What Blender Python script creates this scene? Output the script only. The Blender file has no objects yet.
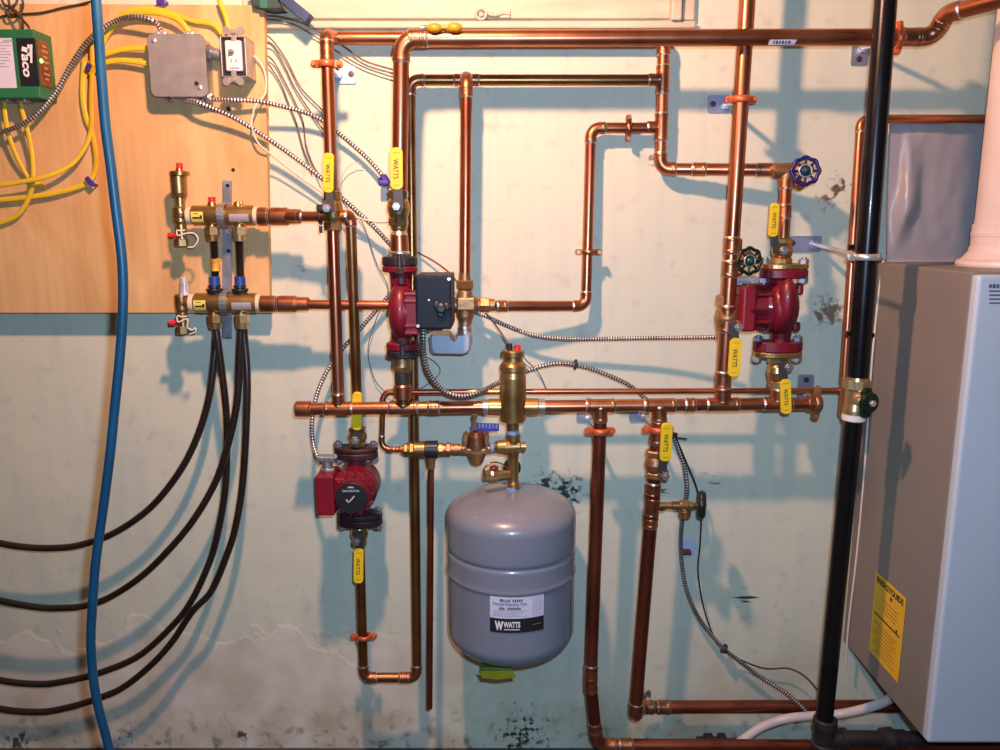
import bpy, bmesh, math, random
from mathutils import Vector as V, Matrix, noise as mnoise
random.seed(4)
PI = math.pi
scene = bpy.context.scene
COL = scene.collection

# ------------------------------------------------------------------ camera
F = 800.0                       # focal length in pixels of the 1000x750 frame
D = 1.68                        # camera to wall
PITCH = math.atan(151.0 / F)    # looking slightly down
cp, sp_ = math.cos(PITCH), math.sin(PITCH)

def _ray(px, py):
    dx, dy = (px - 500) / F, (375 - py) / F
    return V((dx, cp + dy * sp_, -sp_ + dy * cp))

def _cz():
    r = _ray(500, 748)
    return -r.z / r.y * D
CZ = _cz()
CAM = V((0, -D, CZ))

def P(px, py=None, s=0.0):
    """point seen at a pixel, at distance s in front of the wall"""
    r = _ray(px, py)
    return CAM + r * ((D - s) / r.y)

def PP(p): return p if isinstance(p, V) else P(*p)

def U(px, py, s=0.0):
    """size of one pixel there, metres"""
    r = _ray(px, py)
    return (D - s) / r.y / F

def proj(p):
    d = p - CAM
    f = V((0, cp, -sp_)); u = V((0, sp_, cp))
    w = d.dot(f)
    return (500 + F * d.x / w, 375 - F * d.dot(u) / w)

X, Y, Z = V((1, 0, 0)), V((0, 1, 0)), V((0, 0, 1))
FR = V((0, -1, 0))              # towards the room

# ------------------------------------------------------------------ materials
MATS = {}
def nt(name):
    m = bpy.data.materials.new(name); m.use_nodes = True
    t = m.node_tree
    b = t.nodes['Principled BSDF']
    return m, t, b

def mat(name, col, metal=0.0, rough=0.5, var=0.12, scale=18.0, bump=0.0, col2=None, stretch=(1, 1, 1), coat=0.0, bscale=None, spec=None):
    if name in MATS: return MATS[name]
    m, t, b = nt(name)
    N, L = t.nodes, t.links
    tc = N.new('ShaderNodeTexCoord')
    mp = N.new('ShaderNodeMapping'); mp.inputs['Scale'].default_value = stretch
    L.new(tc.outputs['Object'], mp.inputs['Vector'])
    n = N.new('ShaderNodeTexNoise'); n.inputs['Scale'].default_value = scale; n.inputs['Detail'].default_value = 5
    L.new(mp.outputs['Vector'], n.inputs['Vector'])
    r = N.new('ShaderNodeValToRGB')
    c2 = col2 or tuple(max(0, c * (1 - 2.2 * var)) for c in col)
    c1 = col if col2 else tuple(min(1, c * (1 + var)) for c in col)
    r.color_ramp.elements[0].position = 0.32; r.color_ramp.elements[1].position = 0.68
    r.color_ramp.elements[0].color = (*c2, 1); r.color_ramp.elements[1].color = (*c1, 1)
    L.new(n.outputs['Fac'], r.inputs['Fac'])
    L.new(r.outputs['Color'], b.inputs['Base Color'])
    b.inputs['Metallic'].default_value = metal
    mr = N.new('ShaderNodeMapRange')
    mr.inputs['To Min'].default_value = max(0.03, rough - 0.08); mr.inputs['To Max'].default_value = min(1, rough + 0.08)
    L.new(n.outputs['Fac'], mr.inputs['Value']); L.new(mr.outputs['Result'], b.inputs['Roughness'])
    if coat:
        b.inputs['Coat Weight'].default_value = coat; b.inputs['Coat Roughness'].default_value = 0.08
    if spec is not None: b.inputs['Specular IOR Level'].default_value = spec
    if bump:
        n2 = N.new('ShaderNodeTexNoise'); n2.inputs['Scale'].default_value = bscale or scale * 4; n2.inputs['Detail'].default_value = 3
        L.new(mp.outputs['Vector'], n2.inputs['Vector'])
        bp = N.new('ShaderNodeBump'); bp.inputs['Strength'].default_value = bump; bp.inputs['Distance'].default_value = 0.004
        L.new(n2.outputs['Fac'], bp.inputs['Height']); L.new(bp.outputs['Normal'], b.inputs['Normal'])
    MATS[name] = m
    return m

copper = mat('copper', (0.64, 0.25, 0.125), 0.96, 0.32, scale=9, col2=(0.40, 0.13, 0.065), stretch=(1, 1, .5))
copper_old = mat('copper_tarnished', (0.40, 0.20, 0.075), 0.95, 0.32, scale=12, col2=(0.22, 0.10, 0.036))
copper_fit = mat('copper_fitting', (0.62, 0.26, 0.125), 0.95, 0.36, scale=22, col2=(0.33, 0.125, 0.06))
copper_dull = mat('copper_dull', (0.40, 0.125, 0.07), 0.92, 0.36, scale=9, col2=(0.22, 0.062, 0.038))
copper_clad = mat('copper_clad', (0.72, 0.17, 0.06), 0.55, 0.45, 0.08)
solder = mat('solder', (0.62, 0.58, 0.53), 0.9, 0.38, 0.15, 60)
brass = mat('brass', (0.56, 0.37, 0.145), 0.9, 0.36, scale=20, col2=(0.36, 0.215, 0.08))
brass_pale = mat('brass_pale', (0.72, 0.54, 0.26), 0.88, 0.33, 0.1)
bronze = mat('bronze_cast', (0.50, 0.28, 0.13), 0.8, 0.45, scale=30, col2=(0.33, 0.17, 0.08), bump=.15)
white_ptfe = mat('white_sealant', (0.72, 0.60, 0.38), 0, 0.6, 0.08)
blue_ptfe = mat('blue_sealant', (0.16, 0.36, 0.62), 0, 0.5, 0.1)
green_pat = mat('green_patina', (0.20, 0.30, 0.18), 0.3, 0.6, 0.2, 60)
pump_red = mat('pump_red_enamel', (0.165, 0.0055, 0.017), 0.0, 0.42, 0.1, 25, bump=.1, coat=.15)
pump_dark = mat('dark_iron', (0.06, 0.03, 0.03), 0.5, 0.5, 0.2, 40, bump=.2)
black_iron = mat('black_enamel_pipe', (0.006, 0.0055, 0.006), 0.0, 0.28, 0.1, 12, coat=.12, spec=.3)
black_plastic = mat('black_plastic', (0.016, 0.018, 0.022), 0, 0.42, 0.1)
black_rubber = mat('black_tube_polymer', (0.018, 0.012, 0.009), 0, 0.38, 0.12)
steel = mat('galvanised_steel', (0.50, 0.52, 0.55), 0.85, 0.42, 0.12, 30, bump=.05)
bright_steel = mat('bright_steel', (0.78, 0.77, 0.75), 0.75, 0.35, 0.08)
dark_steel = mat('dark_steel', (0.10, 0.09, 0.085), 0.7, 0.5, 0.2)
plate_blue = mat('zinc_plate', (0.42, 0.47, 0.60), 0.75, 0.42, 0.08)
cover_steel = mat('steel_cover', (0.29, 0.29, 0.28), 0.35, 0.50, 0.06, 40)
yellow = mat('yellow_vinyl', (0.82, 0.60, 0.015), 0, 0.42, 0.05)
cable_yellow = mat('yellow_cable_jacket', (0.74, 0.52, 0.03), 0, 0.45, 0.06)
white_pl = mat('white_plastic', (0.74, 0.72, 0.68), 0, 0.4, 0.04)
wire_white = mat('white_wire', (0.75, 0.70, 0.58), 0, 0.5, 0.05)
wire_brown = mat('brown_wire', (0.16, 0.085, 0.045), 0, 0.5, 0.1)
wire_grey = mat('grey_wire', (0.12, 0.12, 0.11), 0, 0.5, 0.1)
vent_pl = mat('vent_plastic', (0.76, 0.64, 0.58), 0, 0.4, 0.03)
purple = mat('purple_plastic', (0.06, 0.03, 0.30), 0, 0.4, 0.1)
red_pl = mat('red_plastic', (0.75, 0.02, 0.03), 0, 0.4, 0.06)
blue_pl = mat('blue_cap', (0.02, 0.06, 0.30), 0, 0.4, 0.08)
green_box = mat('green_enamel', (0.022, 0.16, 0.062), 0, 0.45, 0.06)
amber = mat('amber_plastic', (0.20, 0.06, 0.012), 0, 0.3, 0.2, 60)
ink = mat('black_ink', (0.012, 0.011, 0.012), 0, 0.6, 0.05)
white_ink = mat('white_ink', (0.82, 0.81, 0.80), 0, 0.55, 0.03)
grey_ink = mat('grey_ink', (0.40, 0.40, 0.44), 0, 0.6, 0.05)
violet_ink = mat('violet_ink', (0.10, 0.07, 0.42), 0, 0.5, 0.05)
hose_blue = mat('blue_hose_rubber', (0.006, 0.072, 0.15), 0, 0.40, 0.10, 14)
tank_paint = mat('grey_tank_enamel', (0.205, 0.235, 0.28), 0, 0.30, 0.03, 6, coat=.35)
boiler_side = mat('boiler_side_enamel', (0.225, 0.205, 0.18), 0, 0.5, 0.03, 6, bump=.03, bscale=220)
boiler_front = mat('boiler_front_enamel', (0.50, 0.61, 0.68), 0, 0.42, 0.02, 4)
sheet_mat = mat('white_sheeting', (0.33, 0.33, 0.34), 0, 0.36, 0.04, 8)
act_grey = mat('grey_actuator_paint', (0.38, 0.42, 0.47), 0.3, 0.36, 0.05)
wheel_blue = mat('blue_handwheel_paint', (0.014, 0.010, 0.11), 0.1, 0.35, 0.1)
wheel_green = mat('dark_green_handwheel_paint', (0.006, 0.022, 0.012), 0.2, 0.35, 0.1)
nut_green = mat('green_hub_nut', (0.03, 0.12, 0.08), 0.4, 0.35, 0.2, 80)
label_white = mat('white_label', (0.66, 0.66, 0.74), 0, 0.45, 0.02)
label_grey = mat('faded_label', (0.58, 0.55, 0.50), 0, 0.5, 0.05, 60)
guide_yellow = mat('yellow_label', (0.86, 0.50, 0.012), 0, 0.55, 0.03)
green_tag = mat('green_tag', (0.10, 0.16, 0.02), 0, 0.5, 0.1)
bracket_blue = mat('blue_tool_plastic', (0.014, 0.055, 0.15), 0, 0.4, 0.1)
bracket_dark = mat('dark_teal_tool', (0.01, 0.05, 0.045), 0, 0.5, 0.1)
pvc = mat('white_pvc', (0.62, 0.58, 0.56), 0, 0.4, 0.05)
hole = mat('hole_dark', (0.01, 0.01, 0.012), 0, 0.8, 0.05)

def wall_material():
    m, t, b = nt('painted_masonry'); N, L = t.nodes, t.links
    g = N.new('ShaderNodeNewGeometry')
    sx = N.new('ShaderNodeSeparateXYZ'); L.new(g.outputs['Position'], sx.inputs[0])
    def noise(scale, detail=5, stretch=None, dist=0.0):
        n = N.new('ShaderNodeTexNoise'); n.inputs['Scale'].default_value = scale; n.inputs['Detail'].default_value = detail
        n.inputs['Distortion'].default_value = dist
        if stretch:
            mp = N.new('ShaderNodeMapping'); mp.inputs['Scale'].default_value = stretch
            L.new(g.outputs['Position'], mp.inputs['Vector']); L.new(mp.outputs[0], n.inputs['Vector'])
        else: L.new(g.outputs['Position'], n.inputs['Vector'])
        return n.outputs['Fac']
    def ramp(v, a, c):
        r = N.new('ShaderNodeMapRange'); r.inputs['From Min'].default_value = a; r.inputs['From Max'].default_value = c
        r.clamp = True
        L.new(v, r.inputs['Value']); return r.outputs['Result']
    def mth(op, a, c):
        r = N.new('ShaderNodeMath'); r.operation = op
        for i, v in enumerate((a, c)):
            if isinstance(v, (int, float)): r.inputs[i].default_value = v
            else: L.new(v, r.inputs[i])
        return r.outputs[0]
    def mix(f, a, c):
        r = N.new('ShaderNodeMix'); r.data_type = 'RGBA'
        if isinstance(f, (int, float)): r.inputs[0].default_value = f
        else: L.new(f, r.inputs[0])
        for i, v in ((6, a), (7, c)):
            if isinstance(v, tuple): r.inputs[i].default_value = (*v, 1)
            else: L.new(v, r.inputs[i])
        return r.outputs[2]
    z, x = sx.outputs['Z'], sx.outputs['X']
    base = mix(ramp(noise(2.2, 4), .35, .65), WALL_A, WALL_B)
    base = mix(mth('MULTIPLY', ramp(noise(5, 6, (4, 1, .5)), .48, .72), .34), base, (.42, .55, .52))      # vertical washes of old paint
    base = mix(mth('MULTIPLY', ramp(noise(26, 6), .58, .74), .40), base, (.40, .38, .30))                  # small scuffs
    # bare plaster low on the wall, left
    edge = mth('ADD', .30, mth('MULTIPLY', mth('SUBTRACT', noise(3.3, 6, None, .3), .5), .55))
    low = ramp(mth('SUBTRACT', edge, z), 0.0, .012)
    side = ramp(mth('ADD', x, mth('MULTIPLY', noise(4, 3), .5)), .14, -.02)
    pl = mth('MULTIPLY', low, side)
    plaster = mix(ramp(noise(9, 6), .40, .66), (.76, .73, .62), (.60, .57, .44))
    base = mix(mth('MULTIPLY', pl, .85), base, plaster)
    # rust-yellow stains and grime near the floor
    damp = mth('MULTIPLY', ramp(z, .34, .06), ramp(noise(7, 6, None, .6), .44, .64))
    base = mix(mth('MULTIPLY', damp, .55), base, (.42, .35, .20))
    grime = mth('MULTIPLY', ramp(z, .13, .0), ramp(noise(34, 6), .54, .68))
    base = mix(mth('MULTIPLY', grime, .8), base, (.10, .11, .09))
    # mould and scuff marks with their own places on the wall
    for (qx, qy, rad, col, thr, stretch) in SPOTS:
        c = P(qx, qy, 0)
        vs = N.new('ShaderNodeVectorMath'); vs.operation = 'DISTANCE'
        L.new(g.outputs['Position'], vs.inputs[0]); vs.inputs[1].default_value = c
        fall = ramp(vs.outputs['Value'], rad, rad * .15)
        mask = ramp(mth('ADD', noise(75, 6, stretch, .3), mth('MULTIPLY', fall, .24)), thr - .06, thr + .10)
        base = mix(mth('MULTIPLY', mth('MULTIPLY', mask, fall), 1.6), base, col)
    L.new(base, b.inputs['Base Color'])
    b.inputs['Roughness'].default_value = .62
    bp = N.new('ShaderNodeBump'); bp.inputs['Strength'].default_value = .35; bp.inputs['Distance'].default_value = .012
    h = mth('ADD', mth('MULTIPLY', noise(10, 8), .7), mth('MULTIPLY', pl, .35))
    L.new(h, bp.inputs['Height']); L.new(bp.outputs[0], b.inputs['Normal'])
    return m
WALL_A, WALL_B = (.675, .705, .525), (.615, .66, .505)
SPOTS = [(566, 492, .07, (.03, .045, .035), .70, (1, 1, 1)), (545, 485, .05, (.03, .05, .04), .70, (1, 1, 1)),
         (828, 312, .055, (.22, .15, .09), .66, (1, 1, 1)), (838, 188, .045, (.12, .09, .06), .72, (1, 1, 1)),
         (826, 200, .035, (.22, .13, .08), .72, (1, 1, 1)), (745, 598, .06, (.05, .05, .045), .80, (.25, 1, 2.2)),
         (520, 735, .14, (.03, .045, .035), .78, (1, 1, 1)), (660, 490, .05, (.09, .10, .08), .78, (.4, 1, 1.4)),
         (715, 480, .05, (.10, .11, .09), .80, (.4, 1, 1.2)), (125, 737, .07, (.07, .06, .045), .84, (1, 1, 1)), (20, 742, .07, (.12, .09, .06), .74, (1, 1, .6)), (240, 735, .05, (.10, .09, .07), .80, (1, 1, .6)),
         (646, 695, .03, (.10, .09, .05), .68, (1, 1, .5)), (652, 160, .035, (.22, .22, .19), .76, (1, 1, 1)),
         (300, 268, .03, (.2, .16, .1), .80, (.5, 1, 1))]

def ply_material():
    m, t, b = nt('plywood'); N, L = t.nodes, t.links
    tc = N.new('ShaderNodeTexCoord')
    mp = N.new('ShaderNodeMapping'); mp.inputs['Scale'].default_value = (3.2, 1, 1.2)
    L.new(tc.outputs['Object'], mp.inputs[0])
    n = N.new('ShaderNodeTexNoise'); n.inputs['Scale'].default_value = 2.2; n.inputs['Detail'].default_value = 7; n.inputs['Distortion'].default_value = 1.6
    L.new(mp.outputs[0], n.inputs[0])
    mp2 = N.new('ShaderNodeMapping'); mp2.inputs['Scale'].default_value = (70, 1, 2.5)
    L.new(tc.outputs['Object'], mp2.inputs[0])
    n2 = N.new('ShaderNodeTexNoise'); n2.inputs['Scale'].default_value = 1.6; n2.inputs['Detail'].default_value = 4
    L.new(mp2.outputs[0], n2.inputs[0])
    r = N.new('ShaderNodeValToRGB')
    e = r.color_ramp.elements
    e[0].position = .33; e[0].color = (.58, .34, .13, 1); e[1].position = .68; e[1].color = (.74, .50, .225, 1)
    L.new(n.outputs[0], r.inputs[0])
    mx = N.new('ShaderNodeMix'); mx.data_type = 'RGBA'; mx.blend_type = 'MULTIPLY'
    r2 = N.new('ShaderNodeValToRGB'); r2.color_ramp.elements[0].position = .35; r2.color_ramp.elements[0].color = (.78, .74, .70, 1); r2.color_ramp.elements[1].position = .6
    L.new(n2.outputs[0], r2.inputs[0])
    mx.inputs[0].default_value = .3; L.new(r.outputs[0], mx.inputs[6]); L.new(r2.outputs[0], mx.inputs[7])
    L.new(mx.outputs[2], b.inputs['Base Color']); b.inputs['Roughness'].default_value = .55
    return m

# ------------------------------------------------------------------ mesh builder
class MB:
    def __init__(s): s.v, s.f, s.m, s.sm = [], [], [], []
    def add(s, verts, faces, mi=0, smooth=True):
        o = len(s.v); s.v += [V(p) for p in verts]
        for k, f in enumerate(faces):
            s.f.append([i + o for i in f]); s.m.append(mi if isinstance(mi, int) else mi[k]); s.sm.append(smooth)
        return s
    def tube(s, pts, r, n=14, mi=0, caps=True, smooth=True, mis=None, flat=None):
        pts = [V(p) for p in pts]; k = len(pts)
        rs = r if isinstance(r, (list, tuple)) else [r] * k
        tan = []
        for i in range(k):
            d = pts[min(i + 1, k - 1)] - pts[max(i - 1, 0)]
            tan.append(d.normalized() if d.length > 1e-9 else V((0, 0, 1)))
        a = tan[0].orthogonal().normalized() if flat is None else (flat - tan[0] * flat.dot(tan[0])).normalized()
        vs, fs, ms = [], [], []
        for i in range(k):
            if i:
                a = (a - tan[i] * a.dot(tan[i]))
                a = a.normalized() if a.length > 1e-6 else tan[i].orthogonal().normalized()
            b = tan[i].cross(a)
            for j in range(n):
                t = 2 * PI * j / n
                if flat is None: vs.append(pts[i] + (a * math.cos(t) + b * math.sin(t)) * rs[i])
                else: vs.append(pts[i] + a * math.cos(t) * rs[i] * .5 + b * math.sin(t) * rs[i] * 1.15)
        for i in range(k - 1):
            for j in range(n):
                q = (j + 1) % n
                fs.append((i * n + j, i * n + q, (i + 1) * n + q, (i + 1) * n + j)); ms.append(mis[i] if mis else mi)
        s.add(vs, fs, ms, smooth)
        if caps:
            s.add(vs[:n], [tuple(range(n))[::-1]], mis[0] if mis else mi, False)
            s.add(vs[-n:], [tuple(range(n))], mis[-1] if mis else mi, False)
        return s
    def lathe(s, o, ax, prof, n=24, mi=0, mis=None, smooth=True, hexf=None):
        """prof: list of (t along axis, radius); sharp profile corners are split"""
        o, ax = V(o), V(ax).normalized()
        a = ax.orthogonal().normalized()
        if abs(ax.z) < .9: a = (Z - ax * Z.dot(ax)).normalized()
        else: a = (X - ax * X.dot(ax)).normalized()
        b = ax.cross(a)
        for i in range(len(prof) - 1):
            (t0, r0), (t1, r1) = prof[i], prof[i + 1]
            if abs(t0 - t1) < 1e-9 and abs(r0 - r1) < 1e-9: continue
            vs = []
            for t, r in ((t0, r0), (t1, r1)):
                for j in range(n):
                    q = 2 * PI * (j + .5) / n
                    vs.append(o + ax * t + (a * math.cos(q) + b * math.sin(q)) * max(r, 1e-5))
            s.add(vs, [(j, (j + 1) % n, n + (j + 1) % n, n + j) for j in range(n)], mis[i] if mis else mi, smooth)
        for (t, r), fl, mm in ((prof[0], True, 0), (prof[-1], False, -1)):
            if r > 1e-4:
                vs = [o + ax * t + (a * math.cos(2 * PI * (j + .5) / n) + b * math.sin(2 * PI * (j + .5) / n)) * r for j in range(n)]
                s.add(vs, [tuple(range(n))[::-1] if fl else tuple(range(n))], mis[mm] if mis else mi, False)
        return s
    def hexnut(s, o, ax, t0, t1, r, mi=0):
        c = min((t1 - t0) * .18, r * .12)
        return s.lathe(o, ax, [(t0, r - c), (t0 + c, r), (t1 - c, r), (t1, r - c)], 6, mi, None, False)
    def box(s, c, size, xd=X, yd=Y, zd=Z, bev=.002, seg=2, mi=0, smooth=False):
        bm = bmesh.new(); bmesh.ops.create_cube(bm, size=1)
        bmesh.ops.scale(bm, vec=size, verts=bm.verts)
        bv = min(bev, min(size) * .45)
        if bv > 1e-5:
            bmesh.ops.bevel(bm, geom=list(bm.edges), offset=bv, segments=seg, affect='EDGES', profile=.5)
        vs = [V(c) + xd * q.co.x + yd * q.co.y + zd * q.co.z for q in bm.verts]
        bm.verts.index_update()
        fs = [tuple(q.index for q in f.verts) for f in bm.faces]
        bm.free(); return s.add(vs, fs, mi, smooth)
    def prism(s, o, xd, yd, outline, t, mi=0, cham=.001, smooth_side=False):
        """outline in (x,y) counter-clockwise seen from the +normal side; extruded t along xd x yd"""
        nz = xd.cross(yd).normalized(); n = len(outline)
        cx = sum(p[0] for p in outline) / n; cy = sum(p[1] for p in outline) / n
        rad = max(math.hypot(p[0] - cx, p[1] - cy) for p in outline)
        k = 1 - cham / rad
        def ring(h, q): return [V(o) + xd * (cx + (p[0] - cx) * q) + yd * (cy + (p[1] - cy) * q) + nz * h for p in outline]
        rings = [ring(0, k), ring(cham, 1), ring(t - cham, 1), ring(t, k)]
        vs = sum(rings, [])
        for i in range(3):
            s.add(rings[i] + rings[i + 1], [(j, (j + 1) % n, n + (j + 1) % n, n + j) for j in range(n)], mi, smooth_side)
        s.add(rings[0], [tuple(range(n))[::-1]], mi, False); s.add(rings[3], [tuple(range(n))], mi, False)
        return s
    def torus(s, c, ax, R, r, n=32, m=8, mi=0, wave=0.0, lobes=8):
        c, ax = V(c), V(ax).normalized(); a = ax.orthogonal().normalized(); b = ax.cross(a)
        pts = []
        for i in range(n):
            t = 2 * PI * i / n; q = R * (1 + wave * math.cos(lobes * t))
            pts.append(c + (a * math.cos(t) + b * math.sin(t)) * q)
        vs, fs = [], []
        for i in range(n):
            d = (pts[(i + 1) % n] - pts[i - 1]).normalized(); e = ax.cross(d)
            for j in range(m):
                u = 2 * PI * j / m; vs.append(pts[i] + (e * math.cos(u) + ax * math.sin(u)) * r)
        for i in range(n):
            for j in range(m):
                i2, j2 = (i + 1) % n, (j + 1) % m
                fs.append((i * m + j, i2 * m + j, i2 * m + j2, i * m + j2))
        return s.add(vs, fs, mi)
    def ball(s, c, rx, ry, rz, mi=0, nu=20, nv=12, xd=X, yd=Y, zd=Z, pw=1.0):
        def sg(v): return math.copysign(abs(v) ** pw, v)
        vs, fs = [], []
        for i in range(nv + 1):
            th = PI * i / nv
            for j in range(nu):
                ph = 2 * PI * j / nu
                vs.append(V(c) + xd * rx * sg(math.sin(th)) * sg(math.cos(ph)) + yd * ry * sg(math.sin(th)) * sg(math.sin(ph)) + zd * rz * sg(math.cos(th)))
        for i in range(nv):
            for j in range(nu):
                q = (j + 1) % nu
                fs.append((i * nu + j, (i + 1) * nu + j, (i + 1) * nu + q, i * nu + q))
        return s.add(vs, fs, mi)
    def text(s, txt, c, xd, yd, h, w=None, mi=0, bold=0.0, shear=0.0, wrap=None, lift=0.0004):
        cu = bpy.data.curves.new('t', 'FONT'); cu.body = txt; cu.size = 1.0; cu.offset = bold; cu.shear = shear
        cu.resolution_u = 3
        ob = bpy.data.objects.new('t', cu); COL.objects.link(ob); bpy.context.view_layer.update()
        me = bpy.data.meshes.new_from_object(ob.evaluated_get(bpy.context.evaluated_depsgraph_get()))
        vs = [q.co.copy() for q in me.vertices]; fs = [tuple(p.vertices) for p in me.polygons]
        bpy.data.objects.remove(ob); bpy.data.curves.remove(cu); bpy.data.meshes.remove(me)
        if not vs: return s
        x0, x1 = min(q.x for q in vs), max(q.x for q in vs); y0, y1 = min(q.y for q in vs), max(q.y for q in vs)
        k = h / (y1 - y0); kx = (w / (x1 - x0)) if w else k
        out = []
        nz = xd.cross(yd).normalized()
        for q in vs:
            a, b = (q.x - (x0 + x1) / 2) * kx, (q.y - (y0 + y1) / 2) * k
            out.append(wrap(a, b) if wrap else V(c) + xd * a + yd * b + nz * lift)
        return s.add(out, fs, mi, False)

ORG = {}
def build(name, mb, mats, parent=None, origin=None):
    if not isinstance(mats, (list, tuple)): mats = [mats]
    xs = [p.x for p in mb.v]; ys = [p.y for p in mb.v]; zs = [p.z for p in mb.v]
    o = V(origin) if origin is not None else V(((min(xs) + max(xs)) / 2, (min(ys) + max(ys)) / 2, min(zs)))
    me = bpy.data.meshes.new(name)
    me.from_pydata([p - o for p in mb.v], [], mb.f); me.validate()
    for m in mats: me.materials.append(m)
    if len(me.polygons) == len(mb.f):
        me.polygons.foreach_set('material_index', mb.m); me.polygons.foreach_set('use_smooth', mb.sm)
    me.update()
    ob = bpy.data.objects.new(name, me); COL.objects.link(ob)
    ORG[ob.name] = o
    if parent is not None:
        ob.parent = parent; ob.location = o - ORG[parent.name]
    else: ob.location = o
    return ob
def build_split(name, mb, mats, parent):
    par = list(range(len(mb.v)))
    def find(i):
        while par[i] != i: par[i] = par[par[i]]; i = par[i]
        return i
    for f in mb.f:
        for q in f[1:]: par[find(q)] = find(f[0])
    isl = {}
    for i, f in enumerate(mb.f): isl.setdefault(find(f[0]), []).append(i)
    boxes = []
    for fs in isl.values():
        vs = {q for i in fs for q in mb.f[i]}
        lo = [min(mb.v[q][k] for q in vs) - 2e-4 for k in range(3)]; hi = [max(mb.v[q][k] for q in vs) + 2e-4 for k in range(3)]
        boxes.append([lo, hi, fs])
    merged = True
    while merged:
        merged = False
        for i in range(len(boxes)):
            for j in range(i + 1, len(boxes)):
                a, b = boxes[i], boxes[j]
                if all(a[0][k] <= b[1][k] and b[0][k] <= a[1][k] for k in range(3)):
                    a[0] = [min(x, y) for x, y in zip(a[0], b[0])]; a[1] = [max(x, y) for x, y in zip(a[1], b[1])]
                    a[2] = a[2] + b[2]; boxes.pop(j); merged = True; break
            if merged: break
    out = []
    for lo, hi, fs in boxes:
        n = MB(); mp = {}
        for i in fs:
            f = []
            for q in mb.f[i]:
                if q not in mp: mp[q] = len(n.v); n.v.append(mb.v[q])
                f.append(mp[q])
            n.f.append(f); n.m.append(mb.m[i]); n.sm.append(mb.sm[i])
        out.append(build(name, n, mats, parent))
    return out
def tag(o, label, cat=None, group=None, kind=None):
    if label: o['label'] = label
    if cat: o['category'] = cat
    if group: o['group'] = group
    if kind: o['kind'] = kind
    return o
def empty(name, loc, label, cat, group=None):
    o = bpy.data.objects.new(name, None); COL.objects.link(o); o.location = loc; o.empty_display_size = .03
    ORG[o.name] = V(loc)
    return tag(o, label, cat, group)

# ------------------------------------------------------------------ paths
def roundpath(pts, R, seg=7):
    pts = [V(p) for p in pts]; out = [pts[0]]; arcs = []
    for i in range(1, len(pts) - 1):
        a, b, c = pts[i - 1], pts[i], pts[i + 1]
        d0, d1 = (b - a).normalized(), (c - b).normalized()
        ang = d0.angle(d1)
        if ang < .12: out.append(b); continue
        t = min(R * math.tan(ang / 2), (b - a).length * .48, (c - b).length * .48)
        rr = t / math.tan(ang / 2)
        n = (d1 - d0).normalized(); ctr = b + n * (rr / math.cos(ang / 2))
        s0 = len(out)
        u = (b - d0 * t - ctr); ax = d0.cross(d1).normalized()
        for k in range(seg + 1):
            out.append(ctr + Matrix.Rotation(ang * k / seg, 3, ax) @ u)
        arcs.append((s0, s0 + seg, d0, d1, ang))
    out.append(pts[-1])
    return out, arcs

def spline(pts, step=8):
    pts = [V(p) for p in pts]; out = []
    q = [pts[0] * 2 - pts[1]] + pts + [pts[-1] * 2 - pts[-2]]
    for i in range(1, len(q) - 2):
        a, b, c, d = q[i - 1], q[i], q[i + 1], q[i + 2]
        for k in range(step):
            t = k / step
            out.append(.5 * (2 * b + (c - a) * t + (2 * a - 5 * b + 4 * c - d) * t * t + (3 * b - a - 3 * c + d) * t ** 3))
    out.append(pts[-1]); return out

def resample(pts, d):
    out = [pts[0]]; acc = 0
    for a, b in zip(pts, pts[1:]):
        L = (b - a).length
        if L < 1e-9: continue
        t = d - acc
        while t <= L:
            out.append(a + (b - a) * (t / L)); t += d
        acc = (acc + L) % d if t > L else 0
        acc = L - (t - d)
    return out

def sleeve(mb, path, r, collar=1.0, ring=True, rs=1):
    """a fitting around a pipe path: swollen tube with bead ends and solder rings (material 1)"""
    k = len(path)
    L = [0]
    for a, b in zip(path, path[1:]): L.append(L[-1] + (b - a).length)
    mb.tube(path, r * 1.09, 16, 0)
    for end, d in ((path[0], (path[1] - path[0]).normalized()), (path[-1], (path[-2] - path[-1]).normalized())):
        mb.lathe(end, d, [(-.0, r * 1.09), (.0015, r * 1.125), (.0045, r * 1.125), (.006, r * 1.09)], 18, 0)
        if ring: mb.lathe(end, -d, [(0, r * 1.09), (.0009, r * 1.07), (.0026, r * 1.02)], 18, rs)
    return mb

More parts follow.
